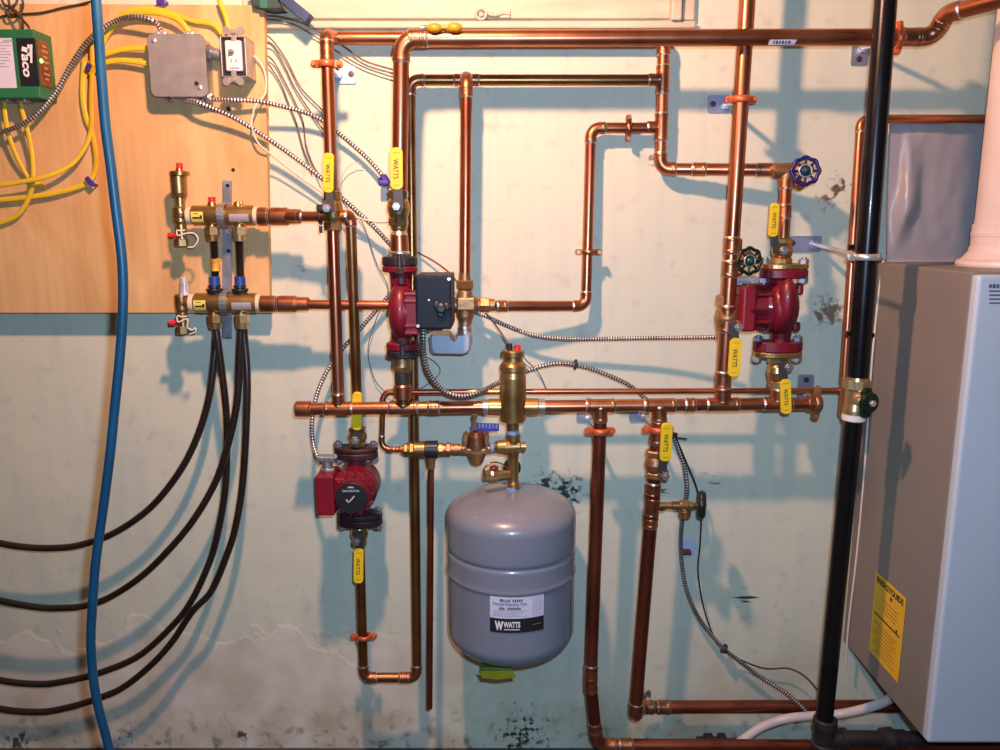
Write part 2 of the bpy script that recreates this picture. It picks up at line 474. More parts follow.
def pipe(name, label, cat, pts, r, m=None, group=None, R=None, tees=(), cpl=(), elbows=True, fit=None, ring=True, flen=1.0):
    W = [P(*p) for p in pts]
    R = R or r * 1.7
    path, arcs = roundpath(W, R)
    mb = MB().tube(path, r, 18)
    o = build(name, mb, m or copper)
    tag(o, label, cat, group)
    fm = [fit or copper_fit, solder]
    if elbows:
        for (a, b, d0, d1, ang) in arcs:
            e = .9 * r * flen
            seg = [path[a] - d0 * e] + path[a:b + 1] + [path[b] + d1 * e]
            build('elbow', sleeve(MB(), seg, r, ring=ring), fm, o)
    dense = []
    for a, b in zip(path, path[1:]):
        n = max(2, int((b - a).length / .004))
        for i in range(n): dense.append((a + (b - a) * i / n, (b - a).normalized()))
    dense.append((path[-1], (path[-1] - path[-2]).normalized()))
    def near(px, py):
        return min(dense, key=lambda q: (proj(q[0])[0] - px) ** 2 + (proj(q[0])[1] - py) ** 2)
    for c in cpl:
        p, d = near(c[0], c[1]); L = (c[2] if len(c) > 2 else 1.6) * r
        build('coupling', sleeve(MB(), [p - d * L, p, p + d * L], r, ring=ring), fm, o)
    for c in tees:            # (px, py, branch direction vector, branch radius)
        p, d = near(c[0], c[1]); br = c[3] if len(c) > 3 else r
        t = sleeve(MB(), [p - d * 2.1 * max(r, br), p, p + d * 2.1 * max(r, br)], r, ring=ring)
        bd = V(c[2]); bd = (bd - d * bd.dot(d)).normalized()
        sleeve(t, [p + bd * r * .2, p + bd * (r + br) * .8, p + bd * (r * 1.1 + br * 1.3)], br, ring=ring)
        build('tee', t, fm, o)
    return o

def vlathe(mb, px, s, prof, mi=0, n=24, mis=None, pyref=None, smooth=True):
    """vertical turned shape; prof = [(py, half width px)] from top to bottom or reverse"""
    pr = pyref if pyref is not None else sum(p[0] for p in prof) / len(prof)
    x = P(px, pr, s).x
    z0 = P(px, prof[0][0], s).z
    pf = [(z0 - P(px, y, s).z, w * U(px, y, s)) for y, w in prof]
    return mb.lathe(V((x, -s, z0)), -Z, pf, n, mi, mis, smooth)
def hlathe(mb, py, s, prof, mi=0, n=20, mis=None, smooth=True):
    x0 = P(prof[0][0], py, s)
    pf = [(P(a, py, s).x - x0.x, w * U(a, py, s)) for a, w in prof]
    ax = X
    if pf[-1][0] < 0: pf = [(-a, w) for a, w in pf]; ax = -X
    return mb.lathe(x0, ax, pf, n, mi, mis, smooth)

def cable(name, label, cat, pts, r, m, group=None, n=8, step=8, flat=None, parent=None):
    path = spline([PP(p) for p in pts], step)
    o = build(name, MB().tube(path, r, n, flat=flat), m, parent)
    return tag(o, label, cat, group) if parent is None else o

def bx(name, label, pts, r=.0049, pitch=.0060, m=None, group='armoured electrical cables'):
    path = resample(spline([PP(p) for p in pts], 14), pitch / 4)
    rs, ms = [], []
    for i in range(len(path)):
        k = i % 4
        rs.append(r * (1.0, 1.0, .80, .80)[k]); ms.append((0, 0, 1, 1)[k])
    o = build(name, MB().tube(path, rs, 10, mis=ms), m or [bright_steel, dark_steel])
    return tag(o, label, 'cable', group)
LB, BULB_W, FLASH_W, WORLD = (-.205, -.78, 1.858), 76.0, 17.5, (.010, .010, .011)
BULB_C, FLASH_C, WORLD_UP = (1.0, .50, .315), (.45, .66, 1.0), (.17, .13, .10)

# ================================================================== SETTING
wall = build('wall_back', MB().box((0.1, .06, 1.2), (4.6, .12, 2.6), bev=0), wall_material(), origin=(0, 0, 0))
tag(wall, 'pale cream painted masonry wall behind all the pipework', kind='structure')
fl_m = mat('concrete_floor', (.075, .072, .065), 0, .8, .25, 7, bump=.3)
fl = build('floor', MB().box((0.1, -1.5, -.05), (4.6, 3.1, .1), bev=0), fl_m, origin=(0, 0, 0))
tag(fl, 'dark dirty concrete floor along the foot of the wall', kind='structure')

def wbox(mb, x0, y0, x1, y1, s0, s1, bev=.003, mi=0, ref=None):
    """box on the wall covering pixels x0..x1, y0..y1 (front face at s1)"""
    a, b = P(x0, y0, s1), P(x1, y1, s1)
    if ref is None: ref = s1
    xa = P(x0, (y0 + y1) / 2, s1).x; xb = P(x1, (y0 + y1) / 2, s1).x
    return mb.box(((xa + xb) / 2, -(s0 + s1) / 2, (a.z + b.z) / 2), (abs(xb - xa), abs(s1 - s0), abs(a.z - b.z)), bev=bev, mi=mi)

frame_paint = mat('old_cream_paint', (.60, .55, .40), 0, .55, .10, 14, bump=.15, stretch=(.4, 1, 2))
win = build('window_1', wbox(wbox(wbox(MB(), 240, 20.5, 696, 28, -.004, .020), 673.5, -90, 684, 20, -.004, .030), 684.5, -90, 697, 20, -.004, .016), frame_paint)
tag(win, 'cream painted window casing at the top of the wall', kind='structure')
build('sash', wbox(MB(), 240, -90, 672, 18.6, -.004, .010), frame_paint, win)
lt = MB().torus(P(481, 14, .02), FR, 5 * U(481, 14), .0028, 24, 8)
lt.tube([P(481, 14, .012), P(481, 14, .024)], .0045, 12)
lt.tube(spline([P(486, 13, .016), P(495, 15, .016), P(503, 13, .016), P(510, 14, .014)]), .0034, 8)
lt.box(P(505, 14, .012), (.022, .006, .016), bev=.002)
build('latch', lt, frame_paint, win)

# plywood backboard on furring strips
PLY = .048
px0 = P(-60, 160, PLY).x
pb = MB()
c00, c10, c11, c01 = P(-70, 313, PLY), P(270, 313, PLY), P(262, 5, PLY), P(-70, 3, PLY)
pb.prism(V((0, -PLY + .019, 0)), X, Z, [(c00.x, c00.z), (c10.x, c10.z), (c11.x + .004, c11.z), (c01.x, c01.z)], .019, 0, .0012)
ply = build('plywood_backboard', pb, ply_material())
tag(ply, 'orange toned plywood board behind the manifolds and electrical boxes', 'plywood board')
strip_m = mat('furring_pine', (.55, .38, .2), 0, .6, .1, 8)
build('furring_strip', wbox(MB(), -60, 280, 262, 306, 0.0, PLY - .0192), strip_m, ply)
build('furring_strip', wbox(MB(), -60, 20, 255, 46, 0.0, PLY - .0192), strip_m, ply)
kn = MB()
for (kx, ky, kr) in ((233.5, 170, 1.9), (229, 109, 2.4)):
    kn.lathe(P(kx, ky, PLY - .002), FR, [(0, kr * U(kx, ky)), (.0024, kr * U(kx, ky)), (.0026, kr * .6 * U(kx, ky))], 12)
build_split('screw_hole', kn, hole, ply)

# ================================================================== GREEN RELAY BOX
SB = PLY + .060
gx = empty('relay_box', P(10, 98, PLY), 'green metal relay control box at the left edge of the plywood', 'control box')
build('case', wbox(MB(), -38, 29, 37, 98, PLY, SB, .002), green_box, gx)
lab = MB(); wbox(lab, -30, 38, 14.2, 88, SB - .0005, SB + .0005, 0); build('paper_label', lab, label_white, gx)
lk = MB()
for i in range(9):
    y = 42 + i * 3.0; wbox(lk, -26, y, [9, 11, 6, 10, 11, 8, 10, 5, 9][i], y + 1.0, SB, SB + .0009, 0)
wbox(lk, 3, 39.5, 12, 41.5, SB, SB + .001, 0)
build('label_print', lk, grey_ink, gx)
bp_ = MB(); wbox(bp_, 18.3, 38, 37.2, 86, SB - .001, SB + .0012, .0004)
blackp = build('black_panel', bp_, black_plastic, gx)
tx = MB(); tc_ = P(26.5, 61, SB + .0013)
u1 = U(26, 60, SB)
tx.text('aco', P(25.6, 65.5, SB + .0012), -Z, X, 6.4 * u1, 22 * u1, bold=.03, shear=.2)
def slabp(mb, A, B, w, t, mi=0, rnd=True, n=8, nz=FR):
    """flat bar from A to B, w wide, t thick, facing nz"""
    A, B = V(A), V(B); xd = (B - A).normalized(); nz = (nz - xd * nz.dot(xd)).normalized(); yd = nz.cross(xd)
    L = (B - A).length; h = w / 2
    if rnd:
        r = min(h, L / 2) * .75
        o = []
        for (cx, cy, a0) in ((L - r, -h + r, -90), (L - r, h - r, 0), (r, h - r, 90), (r, -h + r, 180)):
            for k in range(5):
                a = math.radians(a0 + 90 * k / 4); o.append((cx + r * math.cos(a), cy + r * math.sin(a)))
    else: o = [(0, -h), (L, -h), (L, h), (0, h)]
    return mb.prism(A - nz * t / 2, xd, yd, o, t, mi, min(t * .25, .0015))
slabp(tx, P(31.3, 44.5, SB + .0013), P(31.3, 63, SB + .0013), 2.0 * u1, .0006, 0, False)
slabp(tx, P(28.6, 44.5, SB + .0013), P(28.6, 56, SB + .0013), 2.4 * u1, .0006, 0, False)
slabp(tx, P(21.8, 48.5, SB + .0013), P(29.5, 51.0, SB + .0013), 4.6 * u1, .0006, 0, False)
build('lettering', tx, white_ink, blackp)
# amber lens strip on the right-hand side of the case, with a lit green lamp
xs_ = P(37, 64, SB).x
am = MB(); am.box((xs_ + .001, -SB + .024, P(40, 64, SB - .02).z), (.003, .036, 44 * u1), bev=.001)
ambp = build('indicator_window', am, amber, gx)
lk = MB()
for i, zz in enumerate((46, 51, 57, 62, 68, 74, 79)):
    lk.box((xs_ + .0028, -SB + .026, P(40, zz, SB - .02).z), (.0006, .012 + .008 * (i % 2), .004), bev=0)
build('window_print', lk, mat('tan_print', (.45, .28, .16), 0, .5), ambp)
ledm, t_, b_ = nt('green_lamp'); b_.inputs['Base Color'].default_value = (.1, .9, .1, 1); b_.inputs['Emission Color'].default_value = (.25, 1, .15, 1); b_.inputs['Emission Strength'].default_value = 4
led = MB().ball((xs_ + .003, -SB + .010, P(47, 63, SB - .03).z), .003, .004, .004); build('indicator_lamp', led, ledm, gx)
kk = MB()
for q in (3, 20): wbox(kk, q - 5, 97.8, q + 5, 101.5, PLY + .012, PLY + .045, .002)
build_split('cable_connector', kk, steel, gx)

# ================================================================== JUNCTION BOX AND SWITCH
SJ = PLY + .045
jx = empty('junction_box', P(178, 95, PLY), 'square grey steel junction box with blank cover on the plywood', 'electrical box')
def rrect(w, h, r, n=6):
    o = []
    for (cx, cy, a0) in ((w / 2 - r, -h / 2 + r, -90), (w / 2 - r, h / 2 - r, 0), (-w / 2 + r, h / 2 - r, 90), (-w / 2 + r, -h / 2 + r, 180)):
        for k in range(n):
            a = math.radians(a0 + 90 * k / (n - 1)); o.append((cx + r * math.cos(a), cy + r * math.sin(a)))
    return o
uj = U(177, 66, SJ)
jc = P(177.5, 65.5, PLY)
cc = P(177.5, 65.5, SJ); cc = V((cc.x, 0, cc.z))
build('box_body', MB().prism(cc - Y * PLY, X, Z, rrect(54 * uj, 57 * uj, .010), SJ - PLY - .003, 0, .001), steel, jx)
cv = build('cover', MB().prism(cc - Y * (SJ - .003), X, Z, rrect(57.5 * uj, 60 * uj, .012), .003, 0, .001), cover_steel, jx)
sc_ = MB()
for (qx, qy) in ((154, 40.5), (200, 87.5)):
    sc_.lathe(P(qx, qy, SJ), FR, [(-.001, .0045), (.002, .0042), (.003, .002)], 14)
build_split('cover_screw', sc_, bright_steel, cv)
hb = MB(); hb.lathe(P(196.5, 83.5, SJ), FR, [(-.001, .0042), (.0004, .0042)], 12); build('punched_hole', hb, hole, cv)
for (qx, qy, w) in ((160, 33.5, 6), (189, 33.5, 4.5)):
    c = MB(); wbox(c, qx - w, qy - 3, qx + w, qy + 3.5, SJ - .034, SJ - .008, .003); c.lathe(P(qx - w * .5, qy, SJ - .010), FR, [(0, .004), (.004, .004)], 10)
    build('cable_clamp', c, bright_steel, jx)
for qx in (164.5, 197.5):
    c = MB(); wbox(c, qx - 2, 94.5, qx + 2, 98, SJ - .03, SJ - .012, .002); build('knockout_plug', c, mat('blue_tint_steel', (.12, .17, .5), .6, .4), jx)
for qx in (173, 209):
    c = MB(); c.tube([P(qx - (3 if qx > 200 else 0), 94 + (3 if qx > 200 else 0), SJ - .02), P(qx + (2 if qx < 200 else 2), 98.5, SJ - .02)], .0085, 14); c.hexnut(P(qx, 97.5, SJ - .02), V((.5, 0, -.6)), -.002, .004, .011)
    build_split('cable_connector', c, steel, jx)

ux = empty('switch_box', P(235, 80, PLY), 'steel utility box with white switch and outlet device on the plywood', 'switch')
SW = PLY + .058
hbm = MB()
xa, xb = P(220.5, 56, SW).x, P(246, 56, SW).x; za, zb = P(233, 36, SW).z, P(233, 77, SW).z
t = .002
hbm.box(((xa + xb) / 2, -PLY - t / 2, (za + zb) / 2), (xb - xa, t, za - zb), bev=0)
for xx in (xa + t / 2, xb - t / 2): hbm.box((xx, -(PLY + SW) / 2, (za + zb) / 2), (t, SW - PLY, za - zb), bev=.0004)
for zz in (za - t / 2, zb + t / 2): hbm.box(((xa + xb) / 2, -(PLY + SW) / 2, zz), (xb - xa, SW - PLY, t), bev=.0004)
build('box_body', hbm, steel, ux)
bk_ = MB(); wbox(bk_, 221.8, 37.2, 244.8, 75.8, SW - .03, SW - .004, .001); build('box_shade_block', bk_, black_plastic, ux)  # black block puts the shade inside the box into colour
dv = MB()
wbox(dv, 225, 40, 241.5, 71, SW - .008, SW + .003, .003)
dev = build('switch_device', dv, white_pl, ux)
fd = MB(); wbox(fd, 228, 46, 239, 68, SW + .002, SW + .006, .0025); build('device_face', fd, white_pl, dev)
tg = MB(); tg.box(P(231.5, 51.5, SW + .009), (.008, .014, .006), bev=.0015)
for q in (229.5, 234): tg.box(P(q + 2, 60.5, SW + .0063), (.0018, .001, .006), bev=0)
build('toggle_and_slot', tg, mat('device_grey', (.25, .22, .2), 0, .5), dev)
er = MB()
for (y0, y1) in ((28, 36), (76, 84)):
    ym = (y0 + y1) / 2
    for qx in (226.5, 240.5): er.lathe(P(qx, y0 + 2.5 if y0 < 40 else y1 - 2.5, SW + .003), FR, [(-.001, .0072), (.0015, .0072)], 16)
    wbox(er, 228, y0 + 1, 239, y1 - 1, SW + .0015, SW + .004, .0012)
    er.lathe(P(233.5, ym, SW + .005), FR, [(-.001, .0042), (.002, .003)], 12)
wbox(er, 231, 36, 236, 41, SW + .001, SW + .0035, .0005); wbox(er, 231, 70, 236, 77, SW + .001, SW + .0035, .0005)
build_split('mounting_yoke', er, mat('yoke_plated', (.46, .45, .42), .7, .45), ux)
nb = MB(); nb.tube([P(206, 51, PLY + .026), P(222, 56, PLY + .026)], .011, 16); nb.hexnut(P(210, 52, PLY + .026), X, -.004, .004, .0145)
tag(build('conduit_nipple', nb, steel), 'short steel conduit nipple joining the junction box and switch box', 'conduit nipple')

# ================================================================== RADIANT MANIFOLDS
SM = PLY + .055
um = U(220, 215, SM)
def hexv(mb, px, s, y0, y1, w, mi=0):
    x = P(px, (y0 + y1) / 2, s).x; z0, z1 = P(px, y0, s).z, P(px, y1, s).z
    return mb.hexnut(V((x, -s, z0)), -Z, 0, z0 - z1, w * U(px, y0, s), mi)
def manifold(label, y, dx, upper):
    o = empty('radiant_manifold', P(225, y + 12, PLY), label, 'manifold', 'brass floor heating manifolds')
    b = MB()
    hlathe(b, y, SM, [(193 + dx, 9.3), (194 + dx, 10), (254 + dx, 10), (255 + dx, 9.3)])
    vlathe(b, 212 + dx * .7, SM, [(y + 7, 5), (y + 12, 5)], n=16); vlathe(b, 239.5 + dx * .7, SM, [(y + 7, 5), (y + 12, 5)], n=16)
    vlathe(b, 212 + dx * .7, SM, [(y - 13.5, 3.8), (y - 8, 5)], n=16); vlathe(b, 238 + dx * .7, SM, [(y - 13.5, 3.8), (y - 8, 5)], n=16)
    body = build('manifold_body', b, brass, o)
    st = MB(); wp = lambda x0, x1, y0, y1: None
    def curved(x0, x1, y0, y1, mb, rr=10.25):
        c = P((x0 + x1) / 2, y, SM); R_ = (rr + .15) * U(223, y, SM)
        a0, a1 = math.asin(max(-.99, (y0 - y) / rr)), math.asin(min(.99, (y1 - y) / rr))
        xA, xB = P(x0, y, SM).x, P(x1, y, SM).x
        vs, fs = [], []
        for i in range(9):
            a = a0 + (a1 - a0) * i / 8
            for xx in (xA, xB): vs.append(V((xx, -SM - R_ * math.cos(a), c.z - R_ * math.sin(a))))
        for i in range(8): fs.append((2 * i, 2 * i + 1, 2 * i + 3, 2 * i + 2))
        mb.add(vs, fs, 0, True); return mb
    build('yellow_sticker', curved(194.5 + dx, 206.5 + dx, y - 3.5, y + 6.5, MB(), 10.1), mat('pale_yellow_label', (.85, .72, .12), 0, .5), body)
    k = curved(196 + dx, 205.5 + dx, y + 1.6, y + 3.2, MB(), 10.2); curved(203.4 + dx, 205.5 + dx, y - .2, y + 3.2, k, 10.22); curved(197 + dx, 202 + dx, y - 2, y - 1.3, k, 10.2)
    build('sticker_mark', k, ink, body)
    build('silver_sticker', curved(232 + dx, 251.5 + dx, y - 1.5, y + 6, MB(), 10.1), mat('silver_label', (.60, .56, .54), .4, .45), body)
    r = MB(); hlathe(r, y, SM, [(187.5 + dx, 7.5), (188 + dx, 9), (192.5 + dx, 9), (193.2 + dx, 8)]); build('end_collar', r, white_ptfe, o)
    r = MB(); hlathe(r, y, SM, [(254.5 + dx, 8), (255 + dx, 9), (258.6 + dx, 9), (259 + dx, 8)]); build('end_collar', r, white_ptfe, o)
    for q in (212.5, 239.7):
        n = MB(); hexv(n, q + dx * 1.0, SM, y + 11, y + 20, 7.2); vlathe(n, q + dx, SM, [(y + 20, 6.4), (y + 25.5, 5.6), (y + 26, 4.4)], n=18)
        build('compression_nut', n, brass_pale if q > 230 else brass, o)
    # end tee with drain cock
    tx_ = 181 + dx * .55
    e = MB(); hlathe(e, y, SM, [(188 + dx, 6.5), (tx_, 6.5)])
    vlathe(e, tx_, SM, [(y - 9, 5.5), (y - 7, 6.8), (y + 6, 6.8), (y + 9, 5.2), (y + 15, 5.2), (y + 15.5, 4.6), (y + 19, 4.6), (y + 24, 4.8)], n=20)
    e.ball(P(tx_, y, SM), 8 * um, 7 * um, 8 * um)
    hexv(e, tx_ + .5, SM, y + 23, y + 31, 6.4)
    build('end_tee', e, brass, o)
    kx = MB(); hlathe(kx, y + 20, SM + .004, [(tx_ - 5, 1.4), (tx_ - 9, 1.4)], n=10); hlathe(kx, y + 20, SM + .004, [(tx_ - 7, 2.7), (tx_ - 12.5, 2.9)], n=14)
    build('drain_knob', kx, red_pl, o)
    w = [(tx_ + 4, y + 14.5), (tx_, y + 15.5), (tx_ - 4, y + 15), (tx_ - 3, y + 20), (tx_ + 5, y + 18), (tx_ + 13, y + 18), (tx_ + 17, y + 24), (tx_ + 13, y + 31), (tx_ + 7, y + 32)] if upper else \
        [(tx_ + 5, y + 13), (tx_, y + 14), (tx_ - 5, y + 13), (tx_ - 4, y + 19), (tx_ + 5, y + 16), (tx_ + 5, y + 24), (tx_ + 10, y + 27), (tx_ + 13, y + 25), (tx_ + 13, y + 29), (tx_ + 8, y + 31)]
    build('cap_tether', MB().tube(spline([P(a, b_, SM + .018) for a, b_ in w], 6), .0016, 7), wire_white, o)
    return o, tx_
mu, txu = manifold('upper brass manifold with red capped bottle air vent on the plywood', 215.5, 0, True)
v = MB(); vlathe(v, txu - 1.5, SM, [(168.2, 3), (171, 4), (171.2, 8.6), (171.8, 9.6), (175.5, 9.6), (176, 8)], n=24)
vlathe(v, txu - 1.5, SM, [(175.8, 7.6), (176.2, 8), (193, 7.8), (196.8, 6.8), (197.5, 4.5), (207, 4.5), (208, 5.5)], n=24)
build('air_vent', v, brass, mu)
v = MB(); vlathe(v, txu - 1.5, SM, [(163, 2.7), (163.4, 3.1), (168.5, 3.2)], n=14); build('vent_cap', v, red_pl, mu)
v = MB(); vlathe(v, 212, SM, [(197, 3.3), (197.6, 3.7), (203.5, 3.4), (205, 3.4)], n=14); build_split('valve_cap', v, red_pl, mu)
v = MB()
hexv(v, 239, SM, 203.5, 207, 4.2); v.ball(P(237, 203, SM), .004, .004, .004); v.ball(P(241.5, 203, SM), .003, .004, .004); build_split('open_valve_stem', v, brass_pale, mu)
ml, txl = manifold('lower brass manifold with blue topped flow meters on the plywood', 303, 2.5, False)
clear = mat('frosted_plastic', (.50, .50, .50), 0, .25, .2, 60)
v = MB(); vlathe(v, txl + 2, SM, [(277, 3), (277.5, 3.6), (283, 4.2), (284, 4.6), (291, 5.4), (295, 5.6), (296, 4)], n=20); build('vent_cap', v, clear, ml)
for q in (214.5, 240):
    v = MB(); vlathe(v, q, SM, [(276.5, 4.6), (277, 5.3), (285, 5.3)], n=18); fm_ = build('flow_meter_cap', v, blue_pl, ml)
    v = MB(); vlathe(v, q, SM, [(285, 5), (285.3, 6.2), (287.4, 6.4), (287.6, 5), (288.4, 5), (288.6, 8), (290, 8.2), (293, 6.6), (296, 4.5)], n=22); build('flow_meter_base', v, black_plastic, ml)
# bracket
bk = MB()
slabp(bk, P(227.3, 180.5, PLY + .004), P(227.3, 340 - 2, PLY + .004), 9.5 * um, .0035, 0, False)
for yc, xq in ((215.5, 223.5), (303, 226)):
    pts = []
    for i in range(13):
        a = math.radians(-115 + 230 * i / 12)
        c = P(xq, yc, SM); pts.append(V((c.x, c.y - math.cos(a) * 11.2 * um, c.z + math.sin(a) * 11.2 * um)))
    pts = [V((pts[0].x, -PLY - .004, pts[0].z))] + pts + [V((pts[-1].x, -PLY - .004, pts[-1].z))]
    hw_ = 3.6 * um; vs = []; n_ = len(pts)
    for q in pts:
        e_ = (q - V((q.x, -SM, P(xq, yc, SM).z))).normalized()
        vs += [q - X * hw_, q + X * hw_, q + X * hw_ + e_ * .002, q - X * hw_ + e_ * .002]
    fs = []
    for k in range(n_ - 1):
        for m_ in range(4): fs.append((k * 4 + m_, k * 4 + (m_ + 1) % 4, k * 4 + 4 + (m_ + 1) % 4, k * 4 + 4 + m_))
    bk.add(vs, fs, 0, False)
brk = build('manifold_bracket', bk, steel)
tag(brk, 'galvanised upright strap bracket clamping both brass manifolds to the plywood', 'bracket')
bs = MB()
for (a, b) in ((227.5, 185.5), (228.5, 251), (228, 313)): bs.lathe(P(a, b, PLY + .006), FR, [(-.001, .0038), (.0005, .0038)], 12)
build_split('bracket_hole', bs, hole, brk)
bs = MB()
for (a, b) in ((229, 231.5), (230.5, 314.5)): bs.hexnut(P(a, b, PLY + .006), FR, 0, .012, .005)
build_split('bracket_screw', bs, bright_steel, brk)
# tubes
def tubes(label, pts):
    cable('heating_tube', label, 'tube', pts, .0072, black_rubber, 'black floor heating tubes', n=10, step=10)
TS = .085
tubes('black heating tube, topmost of the four curves at the wall\'s left edge', [(214, 241, SM), (215, 262, .085), (216, 303, .066), (216, 330, .07), (214, 362, .08), (208, 402, TS), (196, 440, TS), (178, 474, TS), (150, 508, TS), (114, 533, TS), (80, 545, TS), (54, 548, TS), (24, 547, TS), (-10, 541, TS), (-100, 520, TS), (-260, 480, .06)])
tubes('black heating tube, second curve from the top at the wall\'s left edge', [(241, 329, SM), (240, 350, SM), (237, 402, .1), (228, 445, .1), (215, 483, .1), (192, 522, .1), (164, 555, .1), (138, 579, .095), (108, 598, .09), (84, 606, .09), (60, 608, .09), (36, 607, .09), (-10, 598, .09), (-100, 572, .08), (-260, 530, .06)])
tubes('black heating tube, third curve from the top, rising to lower manifold\'s left outlet', [(216, 329, SM), (219, 350, SM), (226, 408, .095), (227, 450, .085), (225, 492, .082), (217, 537, .08), (208, 566, .08), (192, 600, .08), (174, 624, .075), (140, 655, .075), (102, 672, .075), (66, 681, .075), (36, 684, .075), (-10, 678, .075), (-100, 652, .07), (-260, 600, .05)])
tubes('black heating tube, lowest of the four curves, rising behind lower manifold\'s right outlet', [(239.5, 241, SM), (240, 262, .085), (242, 303, .066), (244, 332, .07), (247, 370, .085), (247, 408, .09), (243, 480, .09), (236, 525, .09), (228, 552, .09), (212, 590, .092), (192, 612, .092), (172, 642, .09), (150, 666, .09), (122, 688, .085), (96, 699, .085), (66, 708, .085), (36, 712, .085), (-10, 707, .085), (-100, 684, .08), (-260, 640, .06)])
tgm = MB(); tgm.lathe(P(215.5, 264, .086), Z, [(-7 * um, 0.0085), (6 * um, .0085)], 14)
tag(build('tube_marker', tgm, mat('orange_tape', (.80, .42, .05), 0, .5, .3, 40)), 'orange and white tape marker on black tube above the lower manifold', 'marker tape')

# ================================================================== COPPER PIPEWORK
def frd(x=0, z=0, y=0): return V((x, y, z))
GR = None
# left riser and the return behind the main
pipe('copper_pipe', 'copper riser at the left, clamped near its domed top, carrying a yellow lever valve', 'pipe',
     [(334, 37, .036), (326.5, 36, .135), (338.5, 396, .135)], .0115, R=.021, cpl=[(327, 50, 1.4)], tees=[(336, 216, (1, 0, 0), .010)])
pipe('copper_pipe', 'horizontal copper pipe running behind the main from the left riser', 'pipe',
     [(334, 38, .036), (664, 38, .036), (660, 169, .036), (802, 170, .09)], .0120, R=.020,
     tees=[(663, 80, (-1, 0, 0), .0105), (661, 128, (-1, 0, 0), .0105)], cpl=[(700, 170, 1), (768, 170, 1.6)])
main = pipe('main_copper_pipe', 'largest copper main running across the top of the wall', 'pipe',
     [(399.5, 192, .15), (401.5, 38.5, .158), (934, 37, .162), (946, 14, .19), (1012, -4, .28)], .0146, copper, R=.027, cpl=[(418, 38, 1.1), (912, 37, 1.2)])
stk = MB()
for k in range(1):
    c = P(782, 42, .182)
    stk.prism(P(782, 42.2, .1735), X, (Z * .75 - Y * .65).normalized(), [(-13.4 * U(782, 42, .18), -2.6 * u1), (12 * u1, -2.6 * u1), (13.6 * u1, 2.6 * u1), (-12 * u1, 2.6 * u1)], .0006, 0, .0001)
sk = build('paper_sticker', stk, label_white, main)
# small printed marks on it
tx = MB()
for k in range(6): slabp(tx, P(782, 42.2, .1755) + X * (k - 2.8) * 2.9 * u1 - Z * .0025, P(782, 42.2, .1755) + X * ((k - 2.8) * 2.9 + .5) * u1 + Z * .0022 - Y * .002, (1.2 + .5 * (k % 2)) * u1, .0005, 0, False)
build('sticker_print', tx, ink, sk)
pipe('copper_pipe', 'tarnished copper pipe with a level run below the main and a long drop', 'pipe',
     [(656, 80, .036), (410, 80, .040), (417, 677.5, .098), (363.5, 677.5, .10), (359, 520, .10)], .0105, copper_old, R=.018, fit=copper_fit,
     tees=[(466, 80, (0, -1, 0), .0110)], cpl=[(372, 677, 1.0), (404, 677, 1.0)])
pipe('copper_pipe', 'copper drop feeding the brass mixing valve beside the pump', 'pipe',
     [(466, 79, .044), (466.5, 79, .086), (465, 278, .086)], .0111, R=.017, cpl=[(466, 92, .8)])
pipe('copper_pipe', 'copper loop rising from the mixing valve to a strapped level run', 'pipe',
     [(496, 306, .086), (586, 306, .050), (591, 128, .036), (654, 128, .036)], .0105, R=.0185, cpl=[(501, 306, .9)])
pipe('copper_pipe', 'tall copper riser crossing in front of the upper pipes with a green handwheel', 'pipe',
     [(756, -130, .129), (722, 396, .139)], .0143, R=.02, cpl=[(733, 246, 1.0), (731, 268, 1.0), (726.5, 318, 1.7), (723, 380, 1.1)])
pipe('copper_pipe', 'short copper drop between the blue handwheel valve and right pump', 'pipe',
     [(786, 176, .10), (783, 244, .118)], .0118, cpl=[(785, 183, 1.0), (784, 212, 1.0)])
header = pipe('copper_header', 'level copper header with capped ends joining all three pumps', 'pipe',
     [(300, 409, .14), (816, 403.5, .14)], .0126, copper, cpl=[(304, 409, .9), (434, 408, .8), (690, 404, .7)],
     tees=[(338.5, 408.5, (0, 0, 1), .0115), (404, 408, (0, 0, 1), .0128), (600, 406, (0, 0, -1), .013), (659, 405, (0, 0, -1), .0140), (722.5, 404.5, (0, 0, 1), .0143), (778, 404, (0, 0, 1), .0118)])
capm = MB(); hlathe(capm, 409, .14, [(297.5, 6), (296.2, 7), (296, 7.4), (297, 8), (310, 8), (311, 7)]); build('end_cap', capm, copper_fit, header)
capm = MB(); hlathe(capm, 403.6, .14, [(807, 7), (808, 7.8), (820, 7.8), (820.8, 7), (821, 5)]); build('end_cap', capm, copper_fit, header)
pipe('copper_pipe', 'thin copper fill pipe running level just above the header', 'pipe',
     [(405, 449.5, .100), (381.5, 449.5, .095), (383, 392, .088), (842, 390.5, .088)], .0058, copper, R=.018, cpl=[(398, 449.5, 1.3), (396, 392, 1.6)], flen=1.6)
pipe('copper_pipe', 'thin copper relief pipe hanging open ended beside the grey tank', 'pipe', [(431, 462, .105), (429.5, 708, .105)], .0066, copper_dull)
p352 = pipe('copper_pipe', 'copper pipe dropping from the upper manifold line to the lower left pump', 'pipe',
     [(341, 216, .13), (350.5, 215.5, .118), (358, 430, .10)], .0104, copper_old, R=.016, fit=copper_fit)
up = pipe('copper_pipe', 'short copper pipe from the upper manifold to the left riser', 'pipe', [(259, 216.5, SM), (334, 216.5, .132)], .0098, copper, cpl=[(301, 216.5, .4)])
a = MB(); hlathe(a, 216.5, SM + .003, [(258.5, 8), (259, 9.2), (267, 9.2), (268, 8.2), (270, 8.4), (272, 9), (287, 9), (289.5, 7.4), (300, 7.2), (301, 6.2)]); build('reducer', a, copper_fit, up)
a = MB(); 
